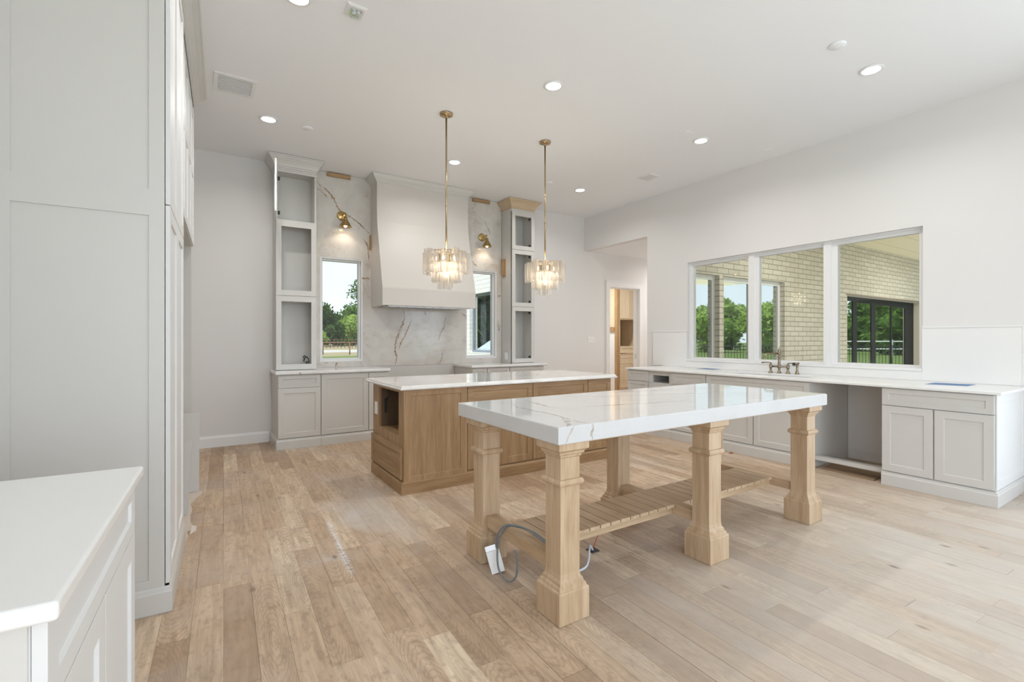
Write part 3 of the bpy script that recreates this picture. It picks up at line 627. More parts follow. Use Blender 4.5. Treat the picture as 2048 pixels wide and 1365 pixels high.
# ------------------------------------------------------------------ right wall run
XF = 5.265; XB = XW-.004; TZ = .897
def right_base(name, label, ya, yb, fronts, ends, cubby=None, hollow=False):   # ya > yb (far, near)
    t = thing(name, label, 'cabinet', (XB, (ya+yb)/2, 0))
    b = B()
    if cubby:
        for a in holes_grid(yb, ya, .10, TZ, [cubby]): b.box(XF+.02, XF+.04, a[0], a[1], a[2], a[3])
        b.box(XF+.04, XB, yb, yb+.018, .10, TZ); b.box(XF+.04, XB, ya-.018, ya, .10, TZ); b.box(XF+.04, XB, yb+.018, ya-.018, cubby[2]-.018, cubby[2]); b.box(XF+.04, XB, yb+.018, ya-.018, .10, .12); b.box(XF+.40, XF+.41, yb+.018, ya-.018, cubby[2], TZ)
    else: 
        if hollow: b.box(XF+.02, XB, yb, yb+.02, .10, TZ); b.box(XF+.02, XB, ya-.02, ya, .10, TZ); b.box(XF+.02, XF+.035, yb+.02, ya-.02, .10, TZ); b.box(XB-.02, XB, yb+.02, ya-.02, .10, TZ-.25); b.box(XF+.035, XB-.02, yb+.02, ya-.02, .10, .12)
        else: b.box(XF+.02, XB, yb, ya, .10, TZ)
    b.box(XF+.03, XB, yb, ya, .001, .10); part('carcass', b, M_CAB, t)
    for kind, a0, a1, c0, c1 in fronts:     # a0 > a1 in Y
        d = B(); d.shaker(FR(XF+.0195, a0-.003, c0), a0-a1-.006, c1-c0, .0195, .062 if kind == 'door' else .05, rail=None if kind == 'door' else .045)
        part(kind, d, M_CAB, t, .0012)
    p = []
    if 'F' in ends: p.append((XB-.01, ya))
    p += [(XF+.015, ya), (XF+.015, yb)]
    if 'N' in ends: p.append((XB-.001, yb))
    moulding(p, t, M_CAB); return t
right_base('base_cabinet', 'greige three-drawer base cabinet at the far end nearest pantry doorway', 5.05, 4.656, [('drawer', 5.048, 4.658, .742, .888), ('drawer', 5.048, 4.658, .44, .737), ('drawer', 5.048, 4.658, .135, .435)], 'F')
right_base('base_cabinet', 'greige base cabinet with an open appliance cubby on window wall', 4.654, 4.266, [('door', 4.652, 4.268, .135, .72)], '', (4.31, 4.59, .738, .838))
right_base('base_cabinet', 'greige drawer base cabinet between open cubby and sink cabinet', 4.264, 3.734, [('drawer', 4.262, 3.736, .742, .888), ('drawer', 4.262, 3.736, .44, .737), ('drawer', 4.262, 3.736, .135, .435)], '')
right_base('sink_cabinet', 'wide greige sink cabinet with false front over two doors', 3.732, 2.515, [('front_panel', 3.730, 2.517, .635, .888), ('door', 3.730, 3.122, .135, .63), ('door', 3.118, 2.517, .135, .63)], '', hollow=True)
t = right_base('base_cabinet', 'greige end cabinet with wide drawer over two doors nearest the camera', 1.89, 1.132, [('drawer', 1.888, 1.134, .737, .888), ('door', 1.888, 1.514, .135, .730), ('door', 1.510, 1.134, .135, .730)], 'N')
d = B(); d.shaker(FB(XF+.022, 1.131, .135), XB-XF-.03, .76, .006, .07, .005); part('end_panel', d, M_LITCAB, t)
b = B(); b.box(XB-.012, XB, 1.893, 2.512, .10, TZ); single('appliance_bay_panel', b, M_WALL, 'greige panel closing the back of the empty appliance bay', 'panel', (XB, 2.2, .1))
b = B(); b.box(5.355, 5.375, 1.894, 2.511, .085, .125); b.box(5.375, 5.43, 1.894, 2.511, .11, .125); single('bay_rail', b, M_CAB, 'low greige rail across the empty appliance bay', 'rail', (5.36, 2.2, .085))
b = B(); b.quad([(5.363, 2.44, .012), (5.31, 1.965, .012), (5.62, 1.99, .012), (5.66, 2.47, .012)]); b.quad([(5.363, 2.44, .001), (5.31, 1.965, .001), (5.62, 1.99, .001), (5.66, 2.47, .001)], 0, True)
for p, q in (((5.363, 2.44), (5.31, 1.965)), ((5.31, 1.965), (5.62, 1.99)), ((5.62, 1.99), (5.66, 2.47)), ((5.66, 2.47), (5.363, 2.44))): b.quad([(*p, .001), (*q, .001), (*q, .012), (*p, .012)])
single('floor_board', b, M_CARD, 'brown flat board lying on floor inside empty appliance bay', 'board', (5.48, 2.2, .001))
# counter with sink cut-out
SY0, SY1, SX0, SX1 = 2.66, 3.60, 5.40, 5.86
b = B()
for a in holes_grid(5.237, XW-.002, 1.09, 5.07, [(SX0, SX1, SY0, SY1)]): b.box(a[0], a[1], a[2], a[3], .8985, .920)
single('quartz_counter', b, M_QUARTZ, 'long white quartz countertop with sink under picture window', 'countertop', (5.68, 3.08, .9), bevel=.003)
b = B(); b.loft([[(x, y, z) for x, y in ((SX0-o, SY0-o), (SX1+o, SY0-o), (SX1+o, SY1+o), (SX0-o, SY1+o))] for o, z in ((.012, .897), (.0, .897), (-.01, .69), (-.03, .68))], caps=False)
b.quad([(SX0+.03, SY0+.03, .68), (SX1-.03, SY0+.03, .68), (SX1-.03, SY1-.03, .68), (SX0+.03, SY1-.03, .68)])
single('sink_basin', b, M_TRIM, 'white undermount sink basin set in the quartz countertop', 'sink', (5.63, 3.13, .68))
b = B()
X0, X1 = XW-.028, XW-.002
b.box(X0, X1, 4.657, 5.295, .921, 1.45); b.box(X0, X1, 1.137, 1.843, .921, 1.45); b.box(X0, X1, 1.843, 4.657, .921, 1.012)
b.box(X0-.006, X1, 4.650, 5.300, 1.45, 1.466); b.box(X0-.006, X1, 1.130, 1.846, 1.45, 1.466); b.box(X0-.004, X1, 1.130, 1.137, .921, 1.45)
single('quartz_backsplash', b, M_QUARTZ, 'white quartz backsplash panels stepping around the picture window', 'backsplash', (XW-.002, 3.1, .921), bevel=.002)
def tape(y0, y1, label):
    b = B(); b.box(5.66, 5.95, y0, y1, .9206, .9212); single('tape_patch', b, M_TAPE, label, 'tape', (5.8, (y0+y1)/2, .9206))
b = B()
b.loft([[(5.633, 1.683, z), (5.715, 1.405, z), (5.973, 1.407, z), (5.912, 1.687, z)] for z in (.9206, .9214)]); single('tape_patch', b, M_TAPE, 'blue tape patch on quartz counter above the end cabinet', 'tape', (5.8, 1.55, .9206))
b = B(); b.loft([[(5.824, 4.29, z), (5.883, 4.06, z), (6.05, 4.05, z), (6.06, 4.31, z)] for z in (.9206, .9214)]); single('tape_patch', b, M_TAPE, 'blue tape patch on quartz counter left of faucet below window', 'tape', (5.93, 4.2, .9206))

# bridge faucet
FX, FY = 5.955, 3.194; fz = .9205
t = thing('bridge_faucet', 'antique brass bridge faucet with lever handles behind the sink', 'faucet', (FX, FY, fz))
b = B(); b.lathe([(.028, 0), (.028, .006), (.016, .02), (.012, .05), (.02, .065), (.02, .095), (.016, .10), (.014, .19), (.018, .2), (.018, .21), (.012, .215), (.012, .225), (.022, .232), (.022, .255), (.014, .262), (.016, .275), (.016, .288), (.006, .295), (.005, .325), (.001, .327)], (FX, FY, fz), 16)
b.tube([(FX, FY-.105, fz+.08), (FX, FY+.105, fz+.08)], .010, 10)
for s in (-1, 1): b.lathe([(.028, 0), (.028, .006), (.015, .02), (.012, .05), (.018, .065), (.018, .10), (.011, .108), (.011, .125), (.001, .13)], (FX, FY+s*.105, fz), 14)
part('body', b, M_FAUCET, t)
b = B(); b.tube([(FX+.02, FY-.004, fz+.243), (FX-.10, FY+.05, fz+.243), (FX-.155, FY+.074, fz+.240), (FX-.175, FY+.083, fz+.222), (FX-.18, FY+.085, fz+.195)], .0115, 10); b.lathe([(.016, .172), (.018, .175), (.016, .196), (.0, .197)], (FX-.18, FY+.085, fz), 14); part('spout', b, M_FAUCET, t)
for s, dx, dy in ((1, -.02, .105), (-1, .01, -.072)):
    b = B(); b.tube([(FX, FY+s*.105, fz+.125), (FX+dx*.5, FY+s*.105+dy*.5, fz+.128), (FX+dx, FY+s*.105+dy, fz+.122)], [.006, .006, .009], 8); part('handle', b, M_FAUCET, t)
t = thing('side_sprayer', 'antique brass side sprayer with black nozzle right of faucet', 'sprayer', (FX+.005, 2.985, fz))
b = B(); b.lathe([(.026, 0), (.026, .006), (.015, .02), (.02, .03), (.012, .04), (.014, .09), (.017, .10), (.012, .115), (.001, .118)], (FX+.005, 2.985, fz), 14); part('holder', b, M_FAUCET, t)
b = B(); b.tube([(FX+.02, 2.975, fz+.128), (FX-.03, 3.0, fz+.122)], .013, 12); part('spray_head', b, M_FAUCET, t)
b = B(); b.tube([(FX-.026, 2.998, fz+.122), (FX-.042, 3.006, fz+.120)], .019, 14); part('nozzle', b, M_DARK, t)

# ------------------------------------------------------------------ island
IX0, IX1, IY0, IY1 = 1.432, 3.876, 3.965, 4.84
t = thing('kitchen_island', 'oak cabinet island with open microwave niche and drawers', 'kitchen island', ((IX0+IX1)/2, (IY0+IY1)/2, 0))
NY0, NY1, NZ0, NZ1 = 4.09, 4.645, .49, .872
b = B(); cx0 = IX0+.008; zt = .898
for a in holes_grid(IY0+.02, IY1, .10, zt, [(NY0, NY1, NZ0, NZ1)]): b.box(cx0, cx0+.02, a[0], a[1], a[2], a[3])
b.box(cx0+.5, IX1-.02, IY0+.02, IY1, .10, zt); b.box(cx0+.02, cx0+.5, IY0+.02, NY0, .10, zt); b.box(cx0+.02, cx0+.5, NY1, IY1, .10, zt); b.box(cx0+.02, cx0+.5, NY0, NY1, .10, NZ0); b.box(cx0+.02, cx0+.5, NY0, NY1, NZ1, zt)
b.box(IX0+.03, IX1-.03, IY0+.03, IY1-.02, .001, .10)
part('carcass', b, M_OAK[2], t)
b = B(); b.box(cx0+.021, cx0+.499, NY0+.0005, NY0+.006, NZ0+.001, NZ1-.001); b.box(cx0+.021, cx0+.499, NY1-.006, NY1-.0005, NZ0+.001, NZ1-.001); b.box(cx0+.492, cx0+.499, NY0+.006, NY1-.006, NZ0+.001, NZ1-.001); b.box(cx0+.021, cx0+.492, NY0+.006, NY1-.006, NZ1-.006, NZ1-.001)
part('niche_liner', b, oak('dark_niche_lining', 2, (.09, .055, .03), (.15, .095, .05)), t)  # darker brown than the island oak on niche sides, back and top
# end block front panel, flush and slightly proud
d = B(); d.shaker(FB(IX0+.008, IY0+.0195, .10), 2.050-IX0-.008, .797, .024, .064, .009, rail=.05); part('front_panel', d, M_OAK[2], t, .001)
cols = [(2.058, 2.796), (2.80, 3.530), (3.534, 3.874)]
for i, (a0, a1) in enumerate(cols):
    d = B(); d.shaker(FB(a0, IY0+.0195, .722), a1-a0-.003, .172, .0195, .055, .009, rail=.045); part('drawer', d, M_OAK[0], t, .001)
    sp = [(a0, a1)] if i == 2 else [(a0, (a0+a1)/2), ((a0+a1)/2, a1)]
    for c0, c1 in sp:
        d = B(); d.shaker(FB(c0, IY0+.0195, .128), c1-c0-.003, .588, .0195, .062, .009); part('door', d, M_OAK[2], t, .001)
d = B(); d.shaker(face_frame((IX0+.0075, IY1-.002, .128), (0, -1, 0), (-1, 0, 0)), IY1-IY0-.024, .272, .022, .06, .009, rail=.05); part('end_drawer', d, M_OAK[1], t, .001)
b = B(); b.sweep([(IX0+.01, IY1), (IX0+.01, IY0+.012), (IX1-.01, IY0+.012), (IX1-.01, IY1)], [(0, .001), (.024, .001), (.024, .095), (.020, .105), (.008, .112), (0, .112)]); part('base_moulding', b, M_OAK[0], t)
b = B(); b.box(IX0-.001, IX0+.007, 4.69, 4.765, .60, .72)
for z in (.635, .675): b.box(IX0-.003, IX0, 4.712, 4.743, z, z+.028)
part('outlet', b, M_PLASTIC, t, label='white outlet plate')
b = B(); b.box(IX0+.06, IX0+.075, NY1-.03, NY1-.001, .62, .76); b.tube([(IX0+.09, NY1-.004, .86), (IX0+.10, NY1-.03, .80), (IX0+.08, NY1-.02, .74)], .006); part('cord_box', b, M_DARK, t)
b = B(); b.rects(1.40, 3.94, 3.925, 5.0, [(-.012, .8995), (-.004, .902), (0, .908), (0, .916), (-.010, .918), (-.012, .922), (-.012, .930), (-.02, .938)])
single('island_countertop', b, [M_ISLTOP], 'long polished quartzite slab with stepped edge on oak island', 'countertop', (2.67, 4.46, .9))

# ------------------------------------------------------------------ work table
t = thing('work_table', 'oak table with six square column legs and slatted lower shelf', 'table', (2.63, 2.25, 0))
LEGX = (1.472, 2.600, 3.750); LEGY = (1.838, 2.585)
PROF = [(.089, .001), (.091, .004), (.091, .146), (.089, .152), (.082, .157), (.080, .170), (.072, .176), (.070, .188), (.062, .200), (.0585, .222), (.0585, .637), (.068, .640), (.074, .650), (.074, .660), (.068, .670), (.0585, .673), (.0585, .772), (.064, .778), (.066, .788), (.074, .793), (.076, .805), (.087, .812), (.091, .816), (.091, .848)]
for x in LEGX:
    for y in LEGY:
        b = B(); b.loft([[(x-d, y-d, z), (x+d, y-d, z), (x+d, y+d, z), (x-d, y+d, z)] for d, z in PROF])
        leg = part('leg', b, M_LEG[2], t)
b = B(); b.box(LEGX[0], LEGX[2], LEGY[0]-.03, LEGY[0]+.03, .832, .848); b.box(LEGX[0], LEGX[2], LEGY[1]-.03, LEGY[1]+.03, .832, .848)
b.box(1.40, 3.83, 1.775, 2.64, .838, .848); part('apron', b, M_LEG[0], t)
for x in LEGX:
    b = B(); b.box(x-.036, x+.036, LEGY[0]+.055, LEGY[1]-.055, .205, .27); part('stretcher', b, M_LEG[1], t)
for a0, a1 in ((LEGX[0]+.037, LEGX[1]-.037), (LEGX[1]+.037, LEGX[2]-.037)):
    for y in (2.065, 2.315):
        b = B(); b.box(a0, a1, y, y+.028, .205, .249); part('shelf_rail', b, M_LEG[0], t)
    n = 13; pit = (a1-a0)/n
    for i in range(n):
        b = B(); b.box(a0+i*pit+.0035, a0+(i+1)*pit-.0035, 2.043, 2.357, .2495, .27); part('slat', b, M_LEG[1], t, .0015)
b = B(); b.rects(1.367, 3.895, 1.737, 2.765, [(-.004, .8495), (-.001, .851), (0, .855), (0, .926), (-.002, .931), (-.007, .933)], mat=3)
b.bm.faces.ensure_lookup_table()
for f in b.bm.faces:
    if min(v.co.z for v in f.verts) > .9325: f.material_index = 0
def px(u, v, z=.933):
    th = math.atan(616/960); s, c = math.sin(th), math.cos(th); a = (u-1024)/960; q = (z-1.338)/((679-v)/960); return ((s+a*c)*q, (c-a*s)*q, z)
vp = [px(900+x/5.689, 760+y/5.689) for x, y in ((700, 268), (735, 300), (780, 318), (860, 330), (940, 352), (1010, 362), (1080, 375), (1180, 398), (1240, 415), (1300, 436), (1360, 452), (1420, 470), (1480, 483), (1540, 491), (1640, 500))]
b.ribbon(vp, .016, (0, 0, 1), 1, .25, 4)
b.ribbon([px(900+x/5.689, 760+y/5.689) for x, y in ((830, 234), (900, 248), (960, 262), (1040, 286), (1130, 312), (1250, 322))], .02, (0, 0, 1), 2, .3, 4)
b.ribbon([px(900+x/5.689, 760+y/5.689) for x, y in ((1290, 445), (1330, 470), (1350, 500), (1335, 535))], .03, (0, 0, 1), 2, .3, 4)
xv = vp[-1][0]
b.ribbon([(xv, 1.737, .932), (xv+.004, 1.737, .905), (xv-.006, 1.737, .88), (xv, 1.737, .852)], .014, (0, -1, 0), 1, .2, 4)
b.ribbon([(1.41, 1.737, .852), (1.425, 1.737, .88), (1.445, 1.737, .91), (1.46, 1.737, .932)], .01, (0, -1, 0), 2, .2, 4)
for pts in ([(2.1, 2.7), (2.4, 2.5), (2.8, 2.38), (3.3, 2.2)], [(2.5, 2.74), (2.9, 2.6), (3.5, 2.5)], [(1.9, 2.2), (2.3, 2.1), (2.7, 2.05)]):
    b.ribbon([(x, y, .933) for x, y in pts], .022, (0, 0, 1), 2, .4, 6)
single('table_slab', b, [M_MARBLE, M_VEIN3, M_VEIN2, M_HONED], 'thick polished white quartzite slab on the oak table', 'tabletop', (2.63, 2.25, .8495))

# wiring left on the floor by the table
b = B(); Mb = Matrix.Translation((1.405, 2.365, .066)) @ Matrix.Rotation(R(-33), 4, 'Z') @ Matrix.Rotation(R(-14), 4, 'X') @ Matrix.Rotation(R(-17), 4, 'Y')
t = thing('junction_box', 'metal junction box with white cover on floor by left table legs', 'electrical box', (1.41, 2.37, 0))
b.box(-.040, .022, .004, .04, -.02, .088, M=Mb); part('box', b, M_STEEL, t)
b = B(); b.box(-.038, .038, -.004, .003, -.062, .058, M=Mb); b.box(-.003, .003, -.006, -.003, .03, .036, M=Mb); b.box(-.003, .003, -.006, -.003, -.04, -.034, M=Mb); part('cover_plate', b, M_PLASTIC, t)
b = B(); b.tube(spline([(1.50, 1.915, .282), (1.497, 2.02, .288), (1.487, 2.11, .302), (1.468, 2.20, .300), (1.435, 2.275, .288), (1.407, 2.32, .22), (1.400, 2.335, .14), (1.385, 2.30, .06), (1.39, 2.25, .022), (1.405, 2.20, .02), (1.420, 2.17, .06), (1.425, 2.17, .13), (1.42, 2.19, .19)]), .0055)
b.tube(spline([(1.488, 1.915, .282), (1.482, 2.04, .294), (1.470, 2.13, .310), (1.450, 2.22, .308), (1.420, 2.29, .29), (1.395, 2.335, .22), (1.400, 2.345, .15)]), .0055)
single('grey_cable', b, M_CABLE, 'grey cable looped over lower shelf beside junction box', 'cable', (1.58, 2.25, .01))
b = B(); b.tube(spline([(1.70, 2.13, .008), (1.80, 2.11, .009), (1.89, 2.13, .015), (1.97, 2.20, .06), (2.02, 2.25, .055), (2.06, 2.27, .012)]), .007); single('white_cable', b, M_WCABLE, 'white flexible cable on floor behind front left table leg', 'cable', (1.9, 2.15, .003))
b = B(); b.box(2.04, 2.10, 2.25, 2.31, .001, .006); single('floor_cutout', b, M_DARK, 'small dark cable cutout in floor below the table shelf', 'floor hole', (2.07, 2.28, .001))
b = B(); b.tube([(2.07, 2.28, .007), (2.09, 2.27, .07), (2.13, 2.25, .15), (2.16, 2.24, .203)], .0022, 6); single('red_wire', b, M_RED, 'thin red wire rising from floor cutout to table shelf', 'wire', (2.07, 2.28, .007))
b = B(); b.loft([[(5.205+r*math.cos(a)*1.3, 3.35+r*math.sin(a), z) for a in [i*math.pi/4 for i in range(8)]] for r, z in ((.02, .001), (.022, .006), (.012, .013), (.003, .016))]); 
single('debris_scrap', b, plain('rust_scrap', (.35, .13, .07), .8), 'small reddish scrap on the floor near sink cabinet', 'debris', (5.205, 3.35, .001))

# ------------------------------------------------------------------ left wall run (turned slightly, like the floor boards)
LA = -R(1.68); LO = (-.141, 2.906, 0)
ML = Matrix.Translation(LO) @ Matrix.Rotation(LA, 4, 'Z')
class BL(B):      # geometry written in the left run's own axes: x out of the wall, y along it
    pass
def lthing(name, label, cat, ly):
    p = ML @ Vector((-.62, ly, 0)); return thing(name, label, cat, tuple(p), LA)
def lpart(name, b, mats, t, bevel=0.0, label=None):
    b.bm.transform(ML); return part(name, b, mats, t, bevel, label)
def lsingle(name, b, mats, label, cat, l, bevel=0.0):
    b.bm.transform(ML); return single(name, b, mats, label, cat, tuple(ML @ Vector(l)), None, bevel, LA)
def FLm(x, y, z): return face_frame((x, y, z), (0, 1, 0), (1, 0, 0))    # faces +X
t = lthing('pantry_tower', 'tall pale grey panelled cabinet at left edge of the view', 'cabinet', .5)
b = BL(); b.box(-.62, -.024, .012, .95, .10, 3.50); b.box(-.62, -.03, .02, .95, .001, .10); lpart('carcass', b, M_CAB, t)
b = BL()
for a in holes_grid(-.64, -.022, .10, 3.50, [(-.567, -.084, .168, 1.94), (-.567, -.084, 2.068, 3.40)]): b.box(a[0], a[1], .0, .012, a[2], a[3])
b.box(-.63, -.03, .0075, .0125, .12, 3.48); lpart('side_panel', b, M_CAB, t)
for z0, z1 in ((.135, 1.998), (2.004, 3.47)):
    for y0, y1 in ((.004, .474), (.478, .946)):
        d = BL(); d.shaker(FLm(-.019, y0, z0), y1-y0, z1-z0, .019, .07, .009); lpart('door', d, M_LITCAB, t, .001)
b = BL(); b.sweep([(-.62, 0), (-.004, 0), (-.004, .95)], [(0, .001), (.014, .001), (.014, .098), (.011, .106), (.008, .118), (.002, .126), (0, .126)]); lpart('base_moulding', b, M_CAB, t)
CR2 = [(0, 0), (.006, .0), (.008, .02), (.02, .03), (.03, .055), (.055, .095), (.082, .118), (.086, .13), (.098, .134), (.098, .150), (0, .150)]
b = BL(); b.sweep([(-.62, 0), (-.006, 0), (-.006, .951)], [(d, 3.505+z) for d, z in CR2]); lpart('crown_moulding', b, M_CAB, t)

t = lthing('fridge_surround', 'pale grey upper cabinets above empty fridge niche beyond the tall cabinet', 'cabinet', 1.8)
b = BL(); b.box(-.62, -.034, .953, 2.55, 2.21, 3.50); lpart('carcass', b, M_CAB, t)
n = 4; wd = (2.545-.956)/n
for i in range(n):
    for z0, z1 in ((2.215, 2.915), (2.92, 3.47)):
        d = BL(); d.shaker(FLm(-.033, .956+i*wd, z0), wd-.004, z1-z0, .019, .065, .009); lpart('door', d, M_LITCAB, t, .001)
b = BL(); b.box(-.62, -.035, 2.53, 2.55, .001, 2.21); lpart('side_panel', b, M_CAB, t)
b = BL(); b.sweep([(-.014, .955), (-.014, 2.475), (-.3, 2.475)], [(d, 3.505+z) for d, z in CR2]); lpart('crown_moulding', b, M_CAB, t)
b = BL(); b.box(-.62, -.11, 2.50, 2.529, .56, .70); lpart('cleat', b, M_CAB, t)
b = BL(); b.box(-.66, -.645, .955, 2.528, .001, 2.208); lsingle('niche_back_panel', b, M_CAB, 'grey back panel inside empty fridge niche on the left', 'panel', (-.6, 1.7, 0))
b = BL(); b.loft([[(-.06, 1.49, .004), (-.005, 1.49, .004), (.020, 1.50, .56), (-.06, 1.50, .56)], [(-.06, 1.508, .004), (-.005, 1.508, .004), (.020, 1.518, .56), (-.06, 1.518, .56)]]); b.box(-.12, -.06, 1.492, 1.506, .004, .58)
lsingle('loose_panel', b, M_CAB, 'grey filler panel standing on floor nearest the tall cabinet', 'panel', (-.03, 1.5, .004))
b = BL(); b.loft([[(-.08, 2.13, .004), (.041, 2.13, .004), (.047, 2.135, .69), (-.08, 2.135, .69)], [(-.08, 2.148, .004), (.041, 2.148, .004), (.047, 2.153, .69), (-.08, 2.153, .69)]])
lsingle('loose_panel', b, M_CAB, 'grey filler panel standing farther back in fridge niche', 'panel', (-.02, 2.14, .004))
b = BL(); outline = [(-.5, .97), (.012, .93), (.022, 1.02), (.012, 1.10), (.05, 1.18), (.02, 1.30), (.01, 1.46), (.018, 1.62), (-.004, 1.77), (.04, 1.96), (.075, 2.06), (.05, 2.15), (-.02, 2.3), (-.5, 2.4)]
b.loft([[(x, y, z) for x, y in outline] for z in (.0012, .0028)])
b.quad([(.028, 1.04, .003), (.062, 1.09, .003), (.066, 1.12, .03), (.038, 1.11, .045)])
lsingle('floor_paper', b, M_PAPER, 'torn pinkish protective paper on floor inside fridge niche', 'paper', (-.1, 1.6, .0012))

t = lthing('side_cabinet', 'pale cabinet with drawer and doors in the left foreground', 'cabinet', -1.42)
b = BL(); b.box(-.62, -.034, -1.865, -.985, .10, .897); b.box(-.62, -.045, -1.86, -.985, .001, .10); lpart('carcass', b, M_LITCAB, t)
d = BL(); d.shaker(FLm(-.0335, -1.863, .735), .876, .155, .0195, .062, .008, rail=.045); lpart('drawer', d, M_LITCAB, t, .001)
for y0 in (-1.863, -1.423):
    d = BL(); d.shaker(FLm(-.0335, y0, .135), .436, .595, .0195, .066, .009); lpart('door', d, M_LITCAB, t, .001)
b = BL(); b.box(-.62, -.036, -1.872, -1.8655, .11, .897); lpart('side_panel', b, M_CAB, t)
b = BL(); b.sweep([(-.62, -1.866), (-.02, -1.866), (-.02, -.985)], [(0, .001), (.014, .001), (.014, .095), (.008, .118), (0, .126)]); lpart('base_moulding', b, M_LITCAB, t)
b = BL(); b.box(-.63, .006, -1.897, -.958, .898, .930)
lsingle('side_countertop', b, M_QUARTZ, 'white quartz countertop with rounded edge on left foreground cabinet', 'countertop', (-.3, -1.43, .898), .008).modifiers[0].segments = 4

# ------------------------------------------------------------------ pendants
def pendant(x, y, label):
    t = thing('chandelier', label, 'chandelier', (x, y, 0), 0, None)
    b = B(); b.lathe([(.0, H-.001), (.066, H-.001), (.068, H-.006), (.066, H-.02), (.03, H-.03), (.012, H-.034), (.011, H-.05), (0, H-.052)][::-1], (x, y, 0), 32, caps=False); part('canopy', b, M_BRASS2, t)
    b = B(); b.tube([(x, y, H-.05), (x, y, 2.9), (x, y, 2.235)], .0085, 12); 
    for z in (3.05, 2.70): b.lathe([(.0085, z-.012), (.011, z-.01), (.011, z+.01), (.0085, z+.012)], (x, y, 0), 12, caps=False)
    part('rod', b, M_BRASS2, t)
    b = B()
    for r, z in ((.195, 2.225), (.125, 2.13), (.06, 2.07)):
        n = 28; b.tube([(x+r*math.cos(2*math.pi*i/n), y+r*math.sin(2*math.pi*i/n), z) for i in range(n+1)], .005, 6)
    for k in range(4):
        a = k*math.pi/2+.4; b.tube([(x, y, 2.225), (x+.195*math.cos(a), y+.195*math.sin(a), 2.225)], .004, 6); b.tube([(x+.125*math.cos(a), y+.125*math.sin(a), 2.225), (x+.125*math.cos(a), y+.125*math.sin(a), 2.13), (x, y, 2.13)], .004, 6); b.tube([(x, y, 2.07), (x+.06*math.cos(a), y+.06*math.sin(a), 2.07)], .004, 6)
    b.tube([(x, y, 2.24), (x, y, 2.06)], .012, 10)
    b.lathe([(.10, 2.12), (.10, 2.20)], (x, y, 0), 24, caps=False)
    for k in range(12):
        a = 2*math.pi*k/12; zt = 2.245 if k % 3 == 0 else 2.225; b.tube([(x+.195*math.cos(a), y+.195*math.sin(a), zt-.02), (x+.195*math.cos(a), y+.195*math.sin(a), zt+.014)], .004, 6)
    part('frame', b, M_BRASS, t)
    def tube(r, a, z0, z1, rad=.040, lob=9):
        b = B(); n = lob*4; ex = .5
        prof = [rad*(1+.11*math.cos(lob*2*math.pi*i/n)) for i in range(n)]
        b.loft([[(x+r*math.cos(a)+q*math.cos(2*math.pi*i/n), y+r*math.sin(a)+q*math.sin(2*math.pi*i/n), z) for i, q in enumerate(prof)] for z in (z0, (z0+z1)/2, z1)], caps=False, smooth=True)
        for z in (z0, z1): b.loft([[(x+r*math.cos(a)+q*f*math.cos(2*math.pi*i/n), y+r*math.sin(a)+q*f*math.sin(2*math.pi*i/n), z) for i, q in enumerate(prof)] for f in (.84, 1)], caps=False)
        part('glass_tube', b, M_TUBE, t)
    for k in range(12): tube(.195, 2*math.pi*k/12, 2.005 if k % 3 else 2.02, 2.225 if k % 3 else 2.25)
    for k in range(7): tube(.118, 2*math.pi*(k+.5)/7, 1.925, 2.13)
    for k in range(3): tube(.052, 2*math.pi*k/3+.3, 1.855, 2.07, .038)
    for k in range(5):
        a = 2*math.pi*k/5+.2; b = B(); c = (x+.09*math.cos(a), y+.09*math.sin(a), 0); b.lathe([(.004, 2.135), (.014, 2.145), (.017, 2.165), (.012, 2.185), (.002, 2.20)], c, 12); part('bulb', b, M_BULB, t)
    b = B(); b.lathe([(.002, 1.975), (.014, 1.985), (.017, 2.005), (.012, 2.03), (.002, 2.05)], (x, y, 0), 12); part('bulb', b, M_BULB, t)
    lamp('chandelier_light', 'POINT', (0, 0, 2.08), 14, (1, .85, .68), parent=t, radius=.12)
    return t
p1 = pendant(2.095, 4.515, 'tiered fluted glass chandelier on brass rod nearer the range hood')
p2 = dup(p1, (3.371, 4.535, 0), R(24), 'tiered fluted glass chandelier on brass rod farther right over island')

# ------------------------------------------------------------------ ceiling fittings
def recessed(x, y, label, H=H, watts=11, spr=155):
    t = thing('recessed_light', label, 'ceiling light', (x, y, H), 0, None)
    b = B(); b.lathe([(.066, -.008), (.074, -.012), (.088, -.008), (.092, -.0005), (.066, -.0005)], (x, y, H), 36, caps=False); part('trim_ring', b, M_TRIM, t)
    b = B(); b.lathe([(0, -.0085), (.068, -.0085), (.068, -.002), (0, -.002)], (x, y, H), 32); part('lens', b, M_LENS, t)
    lamp('downlight', 'AREA', (0, 0, -.02), watts, (1, .97, .93), size=.13, parent=t, spread=R(spr))
    return t
r0 = recessed(.571, 5.634, 'glowing recessed light in front of left tower cabinet')
for x, y, l in ((2.756, 5.686, 'glowing recessed light above the range hood, beside chandelier rod'), (4.911, 5.699, 'glowing recessed light in ceiling near the far right corner'),
                (2.687, 3.485, 'glowing recessed light at top middle between both chandelier canopies and camera'), (4.877, 3.52, 'glowing recessed light beside faint square cover plate'),
                (4.827, 1.803, 'largest glowing recessed light at upper right'), (.535, 3.52, 'glowing recessed light cut off by top edge')):
    dup(r0, (x, y, H), 0, l)
recessed(8.8, 6.2, 'added unseen fill light in the low hallway ceiling', 3.03, 34, 170)  # unseen fixture, added to brighten the hallway
recessed(7.7, 8.1, 'added unseen fill light in the pantry ceiling', 3.0, 40, 170)  # unseen fixture, added because the pantry came out dark
q0 = recessed(13.6, 2.9, 'recessed light in the patio ceiling nearest the black sliding door', 3.399, 60, 175)
